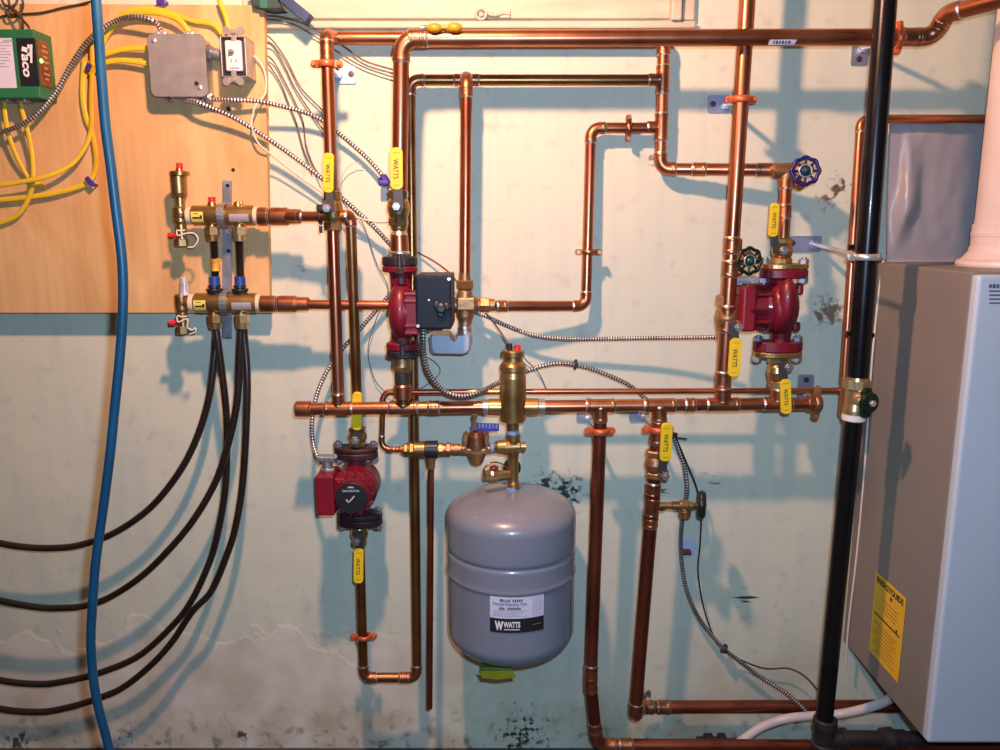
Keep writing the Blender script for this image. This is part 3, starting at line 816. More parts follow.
for q in (267.8, 270): hlathe(a, 216.5, SM + .003, [(q - .6, 8.4), (q, 8.9), (q + .6, 8.4)])
build_split('solder_joint', a, solder, up)
lo = pipe('copper_pipe', 'longer copper pipe from the lower manifold passing behind the left riser', 'pipe', [(261, 304, SM), (404, 305.5, .112)], .0094, copper)
a = MB(); hlathe(a, 304, SM + .001, [(260.5, 7.5), (261, 8.4), (275, 8.4), (276, 7.6), (278, 7.8), (280, 8.4), (295, 8.4), (298, 7), (308, 6.8), (309, 6)]); build('reducer', a, copper_fit, lo)
a = MB()
for q in (276, 278.5): hlathe(a, 304, SM + .001, [(q - .6, 7.9), (q, 8.4), (q + .6, 7.9)])
build_split('solder_joint', a, solder, lo)
pipe('copper_pipe', 'copper drop right of the tank that kinks and turns along the floor', 'pipe',
     [(600.5, 412, .14), (590.5, 684, .14), (597, 745, .115), (1012, 747, .115)], .0135, copper_dull, R=.03, cpl=[(591, 672, 1.2), (595, 726, .8), (625, 746.5, 1.0)])
pipe('copper_pipe', 'copper drop carrying the yellow lever valve and black drain wheel', 'pipe',
     [(659.5, 411, .14), (635, 715, .13), (640, 707, .05), (905, 706, .05)], .0140, copper_dull, R=.022, cpl=[(652.5, 492, 1.3), (649.5, 520, 1.0), (657.5, 432, 1.6), (664, 707, .9)], tees=[(650.5, 506, (1, 0, 0), .007)])
pipe('copper_pipe', 'thin copper pipe turning down behind the black pipe beside the white sheeting', 'pipe',
     [(1010, 119, .055), (861, 119, .055), (843.5, 384, .092)], .0085, copper, R=.016)

# ================================================================== BALL VALVES
def ball_valve(label, cx, cy, s, y0, y1, rp, h0, h1, hw, bodies=brass, stem=None, txt=True, hs=.036, shank0=None, collar=None, flipt=1):
    o = empty('ball_valve', P(cx, y1, s), label, 'valve', 'yellow lever ball valves')
    b = MB(); ym = (y0 + y1) / 2; k = (y1 - y0)
    hexv(b, cx, s, y0, y0 + k * .24, rp * 1.18); hexv(b, cx, s, y1 - k * .24, y1, rp * 1.18)
    vlathe(b, cx, s, [(y0 + k * .2, rp * .95), (y0 + k * .33, rp * 1.15), (ym, rp * 1.28), (y1 - k * .33, rp * 1.15), (y1 - k * .2, rp * .95)], n=24)
    body = build('valve_body', b, bodies, o)
    sx, sy = stem or (cx, cy)
    u = U(sx, sy, s)
    st = MB(); st.lathe(P(sx, sy, s), FR, [(0, rp * .7 * u), (rp * 1.25 * u, rp * .62 * u), (rp * 1.25 * u + .001, .006), (hs + .002, .006)], 18)
    build('stem', st, bodies, o)
    nb_ = MB(); nb_.hexnut(P(sx, sy, s), FR, hs - .001, hs + .007, 4.4 * u); nb_.lathe(P(sx, sy, s), FR, [(hs + .006, .0035), (hs + .010, .0032)], 10)
    build('stem_nut', nb_, solder, o)
    A, Bp = P(h0[0], h0[1], s + hs), P(h1[0], h1[1], s + hs + .004)
    dirv = (Bp - A).normalized()
    sh = MB(); slabp(sh, P(sx, sy, s + hs) - dirv * .007, A + dirv * .02, hw * u * .78, .003, 0, True)
    build('lever', sh, dark_steel, o)
    g = MB(); slabp(g, A, Bp, hw * u, .0085, 0, True)
    grip = build('grip', g, yellow, o)
    if txt:
        w = .0
        up_ = flipt * dirv
        nz = (FR - dirv * FR.dot(dirv)).normalized()
        mid = A + (Bp - A) * .5 + nz * .0046
        xd = -up_ if flipt < 0 else -up_
        yd = nz.cross(xd)
        t = MB().text('WATTS', mid + yd * (-hw * u * .05), xd, yd, hw * u * .42, (Bp - A).length * .46, bold=.0)
        build('lettering', t, ink, grip)
        e = MB()
        for f in (.12, .88): slabp(e, A + (Bp - A) * f - yd * hw * u * .28 + nz * .0044, A + (Bp - A) * f + yd * hw * u * .28 + nz * .0044, .0012, .0006, 0, False)
        build_split('moulded_line', e, mat('dark_yellow', (.5, .34, .01), 0, .5), grip)  # darker yellow lines across both ends of the grip
    return o
ball_valve('yellow lever ball valve on the left riser beside the upper manifold line', 333, 207, .135, 191, 231, 8, (328.5, 193), (329, 153), 10, brass, stem=(331, 208.5))
ball_valve('yellow lever ball valve on the riser directly above the middle pump', 398.5, 207, .15, 190, 226, 9, (397, 190), (396.5, 147.5), 12, brass, stem=(399, 207))
ball_valve('yellow lever ball valve partly behind the header above the lower left pump', 357.5, 437, .10, 427, 446, 7.5, (357, 430), (357.5, 392), 9.5, brass, hs=.024, txt=False)
ball_valve('yellow lever ball valve hanging under the lower left pump', 359.5, 534, .10, 522, 545, 7, (359, 548), (358.5, 583), 9.5, brass, flipt=-1)
ball_valve('yellow lever ball valve on the copper drop right of the tank', 655.5, 462, .14, 450, 478, 8.6, (665, 461), (667, 423), 11, bronze, stem=(661.5, 470))
ball_valve('yellow lever ball valve standing upright above the right pump', 782, 250, .118, 238, 264, 8.4, (772.5, 237), (775, 203), 8.5, brass, stem=(777, 250), txt=True)
ball_valve('yellow lever ball valve hanging beside the right pump on the tall riser', 727, 318, .130, 295, 341, 9.6, (736, 338), (733.5, 377), 11.5, bronze, stem=(733, 325), flipt=-1)
ball_valve('yellow lever ball valve in front of the header below the right pump', 777, 369, .132, 356, 388, 8, (785, 379), (786, 414), 10, brass, stem=(782, 364), flipt=-1)
gp = MB(); vlathe(gp, 333, .135, [(213, 8.2), (216, 9.2), (229, 8.0), (231, 6.5)], n=20); 
# small wing-handled valve on the sill above the main
wv = empty('small_wing_valve', P(446, 31, .05), 'tiny yellow winged valve lying above the main under the window', 'valve')
b = MB(); hlathe(b, 28, .165, [(426, 2.2), (431, 2.4), (432, 3.4), (440, 3.4), (441, 2.4), (446, 2.4)], n=14); b.tube([P(443, 28, .165), P(443, 34, .155)], .006, 10); b.tube([P(429, 28, .165), P(425, 27, .17), P(421, 28, .17)], .004, 8)
build('valve_body', b, steel, wv)
b = MB(); b.ball(P(434.5, 28, .178), 7.5 * u1, .009, 4.4 * u1); b.ball(P(454.5, 27.5, .178), 7.5 * u1, .009, 4.6 * u1); b.tube([P(434, 27.5, .178), P(455, 27, .178)], .0042, 10); build('wing_handle', b, mat('orange_yellow_plastic', (.60, .30, .008), 0, .4), wv)

# ================================================================== PUMPS
def oval(hw, hd, n=28, nose=.62):
    """two-bolt flange outline: round middle drawn out to two lugs along x"""
    o = []
    for i in range(n):
        a = 2 * PI * i / n
        c, s_ = math.cos(a), math.sin(a)
        r = 1 / math.sqrt((c / hw) ** 2 + (s_ / hd) ** 2)
        o.append((r * c, r * s_))
    return o
def flange_pair(o, x, y, ztop, zmid, zbot, hw, m_top, m_bot, boltmat, bolts=True, hd=.62, lug=None):
    """two stacked oval flanges between heights, bolts through the lugs"""
    f = MB().prism(V((x, y, zmid)), X, Y, oval(hw, hw * hd), ztop - zmid, 0, .002); build('flange', f, m_top, o)
    f = MB().prism(V((x, y, zbot)), X, Y, oval(hw, hw * hd), zmid - zbot - .0006, 0, .002); build('flange', f, m_bot, o)
    if bolts:
        for sx in (-1, 1):
            b = MB(); p = V((x + sx * hw * .80, y, 0))
            b.hexnut(V((p.x, p.y, ztop)), Z, -.001, .009, .0095)
            b.hexnut(V((p.x, p.y, zbot)), -Z, -.001, .010, .0105)
            b.tube([V((p.x, p.y, zbot - .012)), V((p.x, p.y, ztop + .012))], .0048, 10)
            build('flange_bolt', b, boltmat, o)

# --- lower left pump, motor facing the room
s = .10
pc = P(357, 484, s); u = U(357, 484, s)
o = empty('circulator_pump', V((pc.x, pc.y, P(357, 522, s).z)), 'dark red pump at lower left with a black round badge facing the room', 'pump', 'red circulator pumps')
zt, zb = P(357, 462, s).z, P(357, 513, s).z
b = MB()
b.lathe(pc, FR, [(-.045, .02), (-.04, 17 * u), (-.022, 22.5 * u), (.022, 22.5 * u), (.034, 21 * u), (.045, 20 * u)], 36)
b.lathe(V((pc.x, pc.y, zt + .018)), -Z, [(0, 11 * u), (.012, 10 * u), (.030, 10 * u), (.045, 13 * u)], 24)
b.lathe(V((pc.x, pc.y, zb - .010)), Z, [(0, 12 * u), (.01, 9 * u), (.028, 9 * u), (.040, 12 * u)], 24)
build('volute', b, pump_red, o)
b = MB(); b.lathe(pc + X * .004, FR, [(.036, 21 * u), (.042, 21.5 * u), (.050, 21 * u), (.060, 19 * u), (.074, 17.5 * u), (.082, 16.4 * u)], 40)
for i in range(14):
    a = 2 * PI * i / 14 + .1
    d = V((math.cos(a), 0, math.sin(a)))
    b.box(pc + X * .004 + FR * .060 + d * 18.6 * u, (.004, .03, .008), xd=V((-d.z, 0, d.x)), yd=FR, zd=d, bev=.001)
for i in range(4):
    a = PI / 4 + i * PI / 2; b.hexnut(pc + V((math.cos(a), 0, math.sin(a))) * 18.5 * u, FR, .048, .058, .0065)
mt = build('motor_housing', b, pump_red, o)
b = MB(); b.lathe(pc + X * .004, FR, [(.081, 15.2 * u), (.086, 15.4 * u), (.088, 14.6 * u), (.0885, 0)], 36); bd = build('badge', b, black_plastic, o)
ub = u * .94; bc = pc + X * .004 + FR * .089
t = MB().text('GRUNDFOS', bc + Z * 8.0 * ub, X, Z, 2.3 * ub, 17 * ub, bold=.02)
build('lettering', t, mat('pale_ink', (.55, .58, .56), 0, .5), bd)
t = MB()
slabp(t, bc + V((-5, 0, 0)) * ub - Z * 1 * ub, bc + V((-2.5, 0, 0)) * ub - Z * 4.5 * ub, 1.6 * ub, .0006, 0, True)
slabp(t, bc + V((-3.0, 0, 0)) * ub - Z * 4.6 * ub, bc + V((3.5, 0, 0)) * ub + Z * 2.6 * ub, 1.4 * ub, .0006, 0, True)
slabp(t, bc + V((-1.4, 0, 0)) * ub + Z * 11.8 * ub, bc + V((1.4, 0, 0)) * ub + Z * 11.8 * ub, 1.6 * ub, .0006, 0, True)
slabp(t, bc + V((-3, 0, 0)) * ub + Z * 10.8 * ub, bc + V((-1.6, 0, 0)) * ub + Z * 12.5 * ub, 1.0 * ub, .0006, 0, True)
slabp(t, bc + V((3, 0, 0)) * ub + Z * 10.8 * ub, bc + V((1.6, 0, 0)) * ub + Z * 12.5 * ub, 1.0 * ub, .0006, 0, True)
t.add([p - FR * -.0004 for p in t.v], [], 0)
build('emblem', t, mat('pale_ink', (.55, .58, .56)), bd)
sB = s + .085
b = MB(); xa, xb = P(315.5, 496, sB).x, P(334, 496, sB).x; za, zb2 = P(324, 476, sB).z, P(324, 516, sB).z
b.box(((xa + xb) / 2, -s - .05, (za + zb2) / 2), (xb - xa, .07, za - zb2), bev=.004)
b.box((P(340, 492, sB).x, -s - .05, (za + zb2) / 2 + .004), (.03, .045, (za - zb2) * .7), bev=.004)
build('terminal_box', b, mat('terminal_box_red', (.21, .006, .017), 0, .42, .06, 12), o)
b = MB(); b.tube([V((P(324, 470, sB).x, -s - .05, za - .002)), V((P(323, 466, sB).x, -s - .05, za + .022))], .011, 16); b.hexnut(V((P(324, 470, sB).x, -s - .05, za)), Z, 0, .006, .016)
b.box(V((P(323, 464, sB).x, -s - .05, za + .026)), (.034, .022, .012), bev=.003); b.hexnut(V((P(330, 463, sB).x, -s - .05, za + .03)), V((.5, -1, .2)), 0, .012, .005)
build_split('cable_connector', b, steel, o)
flange_pair(o, pc.x, pc.y, P(357, 446.5, s).z, P(357, 451, s).z, P(357, 457.5, s).z, 22 * u, pump_dark, pump_dark, steel)
flange_pair(o, pc.x + .003, pc.y, P(357, 512.5, s).z, P(357, 517.5, s).z, P(357, 524, s).z, 23 * u, pump_dark, pump_dark, steel)

# --- middle pump, seen from the side with a black cover to the right
s = .150
pc = P(401, 311, s); u = U(401, 311, s)
o = empty('circulator_pump', V((pc.x, pc.y, P(401, 357, s).z)), 'red pump in the middle with a black square cover, beside the brass mixing valve', 'pump', 'red circulator pumps')
b = MB()
b.ball(pc + X * .002, 13.5 * u, 27 * u, 30 * u, pw=.92)
b.lathe(P(401, 272, s), -Z, [(0, 12 * u), (.01, 11 * u), (.045, 10.5 * u), (.065, 13 * u)], 24)
b.lathe(P(401, 344, s), Z, [(0, 12 * u), (.01, 10 * u), (.03, 9.5 * u), (.05, 12 * u)], 24)
build('volute', b, pump_red, o)
b = MB(); b.lathe(pc, X, [(0, 26 * u), (9 * u, 26 * u), (10 * u, 24 * u), (11 * u, 21 * u), (40 * u, 20 * u), (44 * u, 17 * u)], 32)
for zz in (19, 12, -12, -19): b.box(pc + V((13 * u, -22 * u, zz * u)), (14 * u, .018, .007), bev=.002)
b.box(pc + V((13 * u, -22 * u, 0)), (14 * u, .014, 42 * u), bev=.004)
for i in range(4):
    a = PI / 4 + i * PI / 2; b.hexnut(pc + V((9 * u, math.cos(a) * 23 * u, math.sin(a) * 23 * u)), X, 0, .012, .0065)
build('motor_housing', b, mat('motor_red', (.16, .006, .018), 0, .38, .08, 20, coat=.2), o)
b = MB(); sq = .225
xa, xb = P(415.5, 300, sq).x, P(451.5, 300, sq).x; za, zb = P(432, 275.5, sq).z, P(432, 329.5, sq).z
b.box(((xa + xb) / 2, -sq + .054, (za + zb) / 2), (xb - xa, .108, za - zb), bev=.004, seg=3)  # unseen depth added behind the cover face to fill out its shadow
cov = build('terminal_cover', b, mat('dark_navy_plastic', (.009, .013, .020), 0, .5, .1, spec=.25), o)
b = MB(); kc = P(441.5, 308, sq)
b.lathe(kc, FR, [(-.001, .0105), (.010, .0095), (.012, .006)], 20)
for a in (.3, 2.5, 4.6): b.lathe(kc + V((math.cos(a) * .010, 0, math.sin(a) * .010)), FR, [(-.001, .0075), (.007, .0068), (.009, .004)], 16)
build('speed_knob', b, black_plastic, cov)
b = MB()
for q in ((449, 279), (418, 326)): b.lathe(P(q[0], q[1], sq), FR, [(-.001, .0035), (.0015, .003)], 10)
b.lathe(P(429, 300, sq), FR, [(-.001, .002), (.001, .0018)], 10)
build_split('cover_screw', b, bright_steel, cov)
flange_pair(o, pc.x, pc.y, P(401, 256.5, s).z, P(401, 265.5, s).z, P(401, 272, s).z, 17.5 * u, black_plastic, pump_red, steel, bolts=False, hd=.9)
flange_pair(o, pc.x + .002, pc.y, P(401, 342, s).z, P(401, 349.5, s).z, P(401, 357, s).z, 16.5 * u, pump_red, black_plastic, steel, bolts=False, hd=.9)
b = MB()
for (qx, y0, y1) in ((400, 253, 268), (401, 340, 352)):
    x = P(qx, 300, s + .045).x
    b.tube([V((x, -s - .038, P(400, y0, s).z)), V((x, -s - .038, P(400, y1, s).z))], .0045, 8); b.hexnut(V((x, -s - .038, P(400, y1 if y0 < 300 else y0, s).z)), -Z if y0 < 300 else Z, -.002, .009, .009)
build_split('flange_bolt', b, dark_steel, o)
# unions above and below the middle pump
un = MB(); vlathe(un, 399.5, .15, [(225, 8.5), (229, 8.0), (231, 7), (235, 8.6), (244, 9.2), (251, 9.2), (252, 10.2), (254, 10.2), (254.5, 8.5), (258, 8.5)], mis=[0, 0, 1, 2, 2, 1, 1, 1, 0])
un = build('pump_union', un, [brass, solder, copper_fit]); tag(un, 'copper and brass union between the lever valve and the middle pump', 'pipe union')
un = MB(); vlathe(un, 402.5, .148, [(355, 9), (362, 9.4), (366, 10), (370, 9.2), (372, 8.2), (384, 7.8), (386, 9), (398, 9)], mis=[0, 0, 0, 0, 1, 2, 2])
un = build('pump_union', un, [bronze, dark_steel, copper]); tag(un, 'bronze union and copper tail below the middle pump down to the header', 'pipe union')

# --- right pump, motor to the left
s = .13
pc = P(780, 307, s); u = U(780, 307, s)
o = empty('circulator_pump', V((pc.x, pc.y, P(780, 358, s).z)), 'red pump at right hanging between brass bolted flanges', 'pump', 'red circulator pumps')
b = MB()
b.ball(pc + X * -.004, 18.5 * u, 28 * u, 27 * u, pw=.9)
b.lathe(P(780, 279, s), -Z, [(0, 12 * u), (.012, 10.5 * u), (.05, 12 * u)], 24)
b.lathe(P(780, 347, s), Z, [(0, 12 * u), (.012, 9.5 * u), (.045, 11 * u)], 24)
b.ball(pc + V((-.002, -22 * u, 8 * u)), 9 * u, 9 * u, 22 * u)
b.box(pc + V((17 * u, 0, 18 * u)), (.012, .03, .022), bev=.004); b.box(pc + V((16 * u, 0, -19 * u)), (.014, .03, .018), bev=.004)
build('volute', b, pump_red, o)
b = MB(); b.lathe(pc + X * -6 * u, -X, [(0, 25 * u), (8 * u, 25 * u), (9 * u, 22 * u), (12 * u, 21 * u), (32 * u, 20 * u), (35 * u, 16 * u)], 32)
for i in range(10):
    a = 2 * PI * i / 10; d = V((0, math.cos(a), math.sin(a)))
    b.box(pc + V((-26 * u, 0, 0)) + d * 21 * u, (22 * u, .004, .012), xd=X, yd=X.cross(d), zd=d, bev=.001)
build('motor_housing', b, mat('motor_red', (.16, .006, .018)), o)
b = MB(); sq = .172
xa, xb = P(742.5, 306, sq).x, P(757, 306, sq).x; za, zb = P(748, 287, sq).z, P(748, 332, sq).z
b.box(((xa + xb) / 2, -.137, (za + zb) / 2), (xb - xa, .07, za - zb), bev=.005, seg=3)
build('terminal_box', b, mat('terminal_box_red', (.21, .006, .017)), o)
b = MB(); b.box(((P(738, 290, sq).x + P(770, 290, sq).x) / 2, -.10, za + .010), (32 * u, .05, .010), bev=.004); b.box((P(752, 290, sq).x, -.10, za + .003), (.03, .03, .018), bev=.003)
build('lit_box_top', b, mat('lit_top_grey', (.55, .53, .52), .1, .45), o)  # pale slab paints the bulb's light on top of the terminal box
flange_pair(o, pc.x + .003, pc.y, P(783, 263.5, s).z, P(783, 269, s).z, P(783, 278, s).z, 24 * u, brass, pump_red, steel)
flange_pair(o, pc.x, pc.y, P(780, 341, s).z, P(780, 351, s).z, P(780, 356.5, s).z, 25 * u, pump_red, brass, steel)
un = MB(); vlathe(un, 778, .134, [(354, 8.5), (360, 8), (386, 6.2), (396, 6.2)], mis=[0, 1, 1]); un = build('pump_tail_pipe', un, [brass, copper]); tag(un, 'short copper tail between the right pump\'s bottom flange and the header', 'pipe')

# ================================================================== MIXING VALVE beside the middle pump
s = .086
o = empty('mixing_valve', P(465, 352, s), 'bronze three way mixing valve with a grey elbow shaped casing underneath', 'valve')
b = MB()
hexv(b, 465, s, 280, 289, 9.6); vlathe(b, 465, s, [(273, 5.6), (280, 6), (289, 5.8), (291, 7.5), (296, 8), (306, 9.5), (316, 9), (321, 7), (323, 7)], n=26)
hlathe(b, 305, s, [(452, 6.5), (455, 8), (476, 8.5), (478, 6.5), (481, 6), (482, 7)], n=24)
xh = P(480, 305, s); b.hexnut(xh, X, 0, 10 * U(480, 305, s), 8 * U(480, 305, s)); hlathe(b, 305, s, [(489, 6.4), (495, 6)], n=18)
b.box(P(466, 304, s + .016), (20 * u1, .01, 14 * u1), bev=.003)
build('valve_body', b, bronze, o)
b = MB(); vlathe(b, 465, s, [(322, 6.8), (326, 6.6), (328, 7.4), (334, 7.2), (336, 7.6)], n=22); build('lower_union', b, solder, o)
b = MB(); u = U(455, 340, s); cq = P(451, 341.5, s + .004)
b.prism(V((cq.x, cq.y + .034, cq.z)), X, Z, [(-19 * u, -7 * u), (-16 * u, -10 * u), (13 * u, -10.5 * u), (17.5 * u, -9 * u), (20 * u, -5.5 * u), (20.5 * u, 3 * u), (20 * u, 9 * u), (8 * u, 9 * u), (7.5 * u, 4 * u), (4 * u, 2.5 * u), (1 * u, 5 * u), (-1 * u, 9 * u), (-18 * u, 9.5 * u), (-20 * u, 7 * u)], .072, 0, .005)
vlathe(b, 464.5, s, [(333, 7.2), (334, 8), (343, 8)], n=22)
build('elbow_casing', b, act_grey, o)

# ================================================================== AIR SEPARATOR, TANK TEE, PRESSURE VALVES
s = .14
o = empty('air_separator', P(513, 431, s), 'tall brass air separator with red and black caps standing across the header', 'air separator')
b = MB(); vlathe(b, 513, s, [(349, 6), (350, 10.5), (351, 11.4), (356, 11.4), (357, 9.6), (361, 9.8), (363, 11.8), (365.5, 13.2), (370, 13.4), (371.5, 12.4), (376, 13), (377, 13.2), (419, 13.2), (421, 12), (422, 8), (423, 6.5), (430, 6.2)], n=36)
hlathe(b, 407, s, [(501, 8.5), (489, 8.2), (488, 7.2)], n=20); hlathe(b, 406.5, s, [(525, 8.5), (538, 8.2), (539, 7.2)], n=20)
build('separator_body', b, brass, o)
b = MB(); hlathe(b, 407, s, [(488.5, 7.6), (483, 7.4)], n=20); hlathe(b, 406.5, s, [(538.5, 7.6), (545, 7.4)], n=20); build_split('solder_collar', b, solder, o)
b = MB(); vlathe(b, 517.5, s + .006, [(344.5, 2.6), (345, 3.1), (350, 3.2)], n=14); build('vent_cap', b, red_pl, o)
b = MB(); vlathe(b, 509.5, s + .006, [(343.5, 2.4), (344, 2.9), (350, 3.0)], n=14); build_split('valve_cap', b, black_plastic, o)
b = MB(); vlathe(b, 513, s, [(428.5, 5.4), (429, 6.2), (433.5, 6.2), (434, 5.4)], n=20); build('thread_tape', b, blue_ptfe, o)

o = empty('tank_service_tee', P(513, 489, s), 'brass service tee with drain cock and round black wheel above the tank', 'valve')
b = MB(); vlathe(b, 513.5, s, [(433, 5.6), (434, 7), (440, 7), (442, 6.4), (455, 5.6), (459, 5), (480, 5), (482, 5.4), (483, 6), (488, 5.6)], n=24)
hlathe(b, 447, s, [(494, 5), (498, 6.6), (506, 8), (514, 7)], n=22); hlathe(b, 446.5, s, [(513, 7), (520, 6.4), (521, 4.6), (526, 4.4)], n=20)
build('tee_body', b, brass, o)
b = MB(); b.lathe(P(512, 466, s - .03), FR, [(0, 4 * u1), (.004, 9.6 * u1), (.014, 9.6 * u1), (.018, 4 * u1)], 28); build('round_wheel', b, black_plastic, o)
b = MB(); d_ = (P(484, 475, s + .03) - P(511, 474, s)).normalized()
b.lathe(P(511, 474, s), d_, [(0, 4.2 * u1), (.016, 4.6 * u1), (.03, 5.0 * u1), (.034, 6 * u1), (.046, 6 * u1), (.050, 4.6 * u1), (.056, 5.2 * u1), (.060, 5.0 * u1), (.0605, 3 * u1)], 18)
build('drain_cock', b, brass_pale, o)
b = MB(); b.ball(P(494, 468, s + .02), 5 * u1, .008, 2.6 * u1); b.tube([P(494, 468, s + .02), P(494, 474, s + .018)], .004, 8); build('drain_handle', b, mat('dark_red_paint', (.22, .02, .02), 0, .4), o)
b = MB(); b.tube(spline([P(484, 478, s + .03), P(484, 469, s + .032), P(490, 463, s + .03), P(500, 463, s + .02), P(508, 469, s + .01)], 6), .0016, 7); build('cap_chain', b, brass, o)
b = MB(); vlathe(b, 512, s, [(487, 5.4), (487.5, 6.3), (493.5, 6.3), (494, 5)], n=20); build('thread_tape', b, blue_ptfe, o)

s1, s2 = .107, .122
o = empty('backflow_preventer', P(430, 462, s1), 'brass backflow preventer with black banded middle above the thin relief pipe', 'valve')
b = MB()
for (x0, x1, w) in ((404, 409, 7.2), (409.5, 415, 8.6), (438.5, 444, 7.4)):
    b.hexnut(P(x0, 449.5, s1), X, 0, (x1 - x0) * u1 * .97, w * u1)
hlathe(b, 449.5, s1, [(402, 5), (414, 6.5), (415, 8), (425, 8.4), (425.5, 7.5), (438, 7.5), (438.5, 6), (446, 6)], n=24)
vlathe(b, 430.5, s1, [(452, 6), (457, 5.2), (461, 5), (468, 4.4), (469, 3.6)], n=20)
body = build('valve_body', b, brass, o)
b = MB(); hlathe(b, 449.5, s1, [(425.5, 8.3), (425.8, 9), (437.8, 9), (438, 8.3)], n=24); bb = build('black_band', b, black_plastic, o)
b = MB()
for yy in (446.2, 451): slabp(b, P(427, yy, s1 + 9.2 * u1), P(437, yy, s1 + 9.2 * u1), .0016, .0008, 0, False)
build('lettering', b, grey_ink, bb)
o = empty('pressure_reducing_valve', P(477, 463, s2), 'bronze bell shaped pressure reducing valve with a purple tag on its stem', 'valve')
b = MB()
for (x0, x1, w) in ((446, 452, 7.4), (453.5, 459, 6.0)): b.hexnut(P(x0, 449, .112), X, 0, (x1 - x0) * u1 * .97, w * u1)
hlathe(b, 449, .113, [(444, 5), (462, 5)], n=20)
ck = u1 * .96
def yoke(sg):
    b.prism(P(476.5, 449, s2) + Y * .014, X * sg, Z, [(9 * ck, -3 * ck), (16 * ck, -3 * ck), (16.5 * ck, 1 * ck), (14 * ck, 6 * ck), (14.6 * ck, 13 * ck), (14 * ck, 18 * ck), (11.5 * ck, 19.5 * ck), (9 * ck, 17 * ck), (9.2 * ck, 12 * ck), (10.5 * ck, 5 * ck)] if sg > 0 else [(10.5 * ck, 5 * ck), (9.2 * ck, 12 * ck), (9 * ck, 17 * ck), (11.5 * ck, 19.5 * ck), (14 * ck, 18 * ck), (14.6 * ck, 13 * ck), (14 * ck, 6 * ck), (16.5 * ck, 1 * ck), (16 * ck, -3 * ck), (9 * ck, -3 * ck)], .03 * sg, 0, .002)
yoke(1)
b.prism(P(476.5, 449, s2) + Y * .014, X, Z, [(-16 * ck, -3 * ck), (-9 * ck, -3 * ck), (-10.5 * ck, 5 * ck), (-9.2 * ck, 12 * ck), (-9 * ck, 17 * ck), (-11.5 * ck, 19.5 * ck), (-14 * ck, 18 * ck), (-14.6 * ck, 13 * ck), (-14 * ck, 6 * ck), (-16.5 * ck, 1 * ck)], .03, 0, .002)
b.box(P(476.5, 449.5, s2), (33 * ck, .032, 6.5 * ck), bev=.003)
vlathe(b, 477, s2, [(452, 9.5), (454, 9.2), (461, 6.6), (463, 5.6), (464, 4)], n=26)
build('valve_body', b, bronze, o)
b = MB(); vlathe(b, 476.5, s2, [(430, 4), (431.5, 6.5), (436, 8.6), (443, 9.4), (448, 9.6)], n=28); build('spring_dome', b, mat('dark_bronze', (.26, .11, .06), .75, .42, .15, 30), o)
b = MB(); vlathe(b, 474.5, s2 + .012, [(414.5, 2), (415, 3), (418, 3), (418.5, 2.2), (430, 1.8)], n=12); build('adjusting_screw', b, brass_pale, o)
b = MB()
for q in (463.5, 489): b.lathe(P(q, 449, s2 + .016), FR, [(0, .0048), (.003, .0045), (.0045, .002)], 12)
build_split('body_screw', b, brass_pale, o)
b = MB(); tgx = P(487, 426, s2 + .022)
tdx = (X + Z * -.10 + Y * .25).normalized(); tdz = (Z + Y * .2).normalized()
b.prism(P(471, 430, s2 + .002), tdx, tdz, [(0, -.003), (.008, -.005), (.058, 0.0), (.058, .015), (.010, .015), (0, .010)], .001, 0, .0002)
ptag = build('purple_tag', b, violet_ink, o)
tdn = tdx.cross(tdz)
b = MB()
for k in range(6): slabp(b, P(471, 430, s2 + .002) + tdx * (.017 + .007 * k) + tdz * .005 + tdn * .0013, P(471, 430, s2 + .002) + tdx * (.018 + .007 * k) + tdz * .0135 + tdn * .0013, .0028 + .001 * (k % 2), .0006, 0, False, nz=tdn)
build('lettering', b, mat('lilac_ink', (.55, .50, .75), 0, .5), ptag)
b = MB(); hlathe(b, 448, .130, [(490, 4.6), (491, 5.6), (497, 5.4), (498, 4.6)], n=18); build('thread_tape', b, blue_ptfe, o)

# ================================================================== EXPANSION TANK
s = .147
tc = P(511, 575, s); ut = U(511, 575, s); R_ = 63.6 * ut
o = empty('expansion_tank', V((tc.x, -s, P(511, 651, s).z)), 'grey domed expansion tank hanging from the brass tee', 'tank')
zz = lambda py: P(511, py, s).z
prof = []
ztop, zsh = zz(490.5), zz(514)
for i in range(15):
    a = i / 14 * PI / 2
    prof.append((ztop - (ztop - zsh) * (1 - math.cos(a)), R_ * math.sin(a) ** .80))
for py_, k_ in ((515, 1), (517, 1), (528, 1), (539, 1), (541.2, .998), (542.2, .992), (543.2, .982), (544.2, .978), (545.2, .982), (546.2, .992), (547.2, .998), (549, .999), (556, .999), (562, .999), (563.8, 1.004), (565, 1.011), (566.5, 1.011), (567.6, 1.002), (568.5, .996), (570, .994), (576, .993), (600, .992), (622, .992), (624, .992)): prof.append((zz(py_), R_ * k_))
zb1, zb2 = zz(624), zz(645)
for i in range(1, 11):
    a = i / 10 * PI / 2
    prof.append((zb1 - (zb1 - zb2) * math.sin(a), R_ * .992 * math.cos(a) ** .55))
b = MB(); b.lathe(V((tc.x, -s, ztop)), -Z, [(ztop - z_, r_) for z_, r_ in prof], 96)
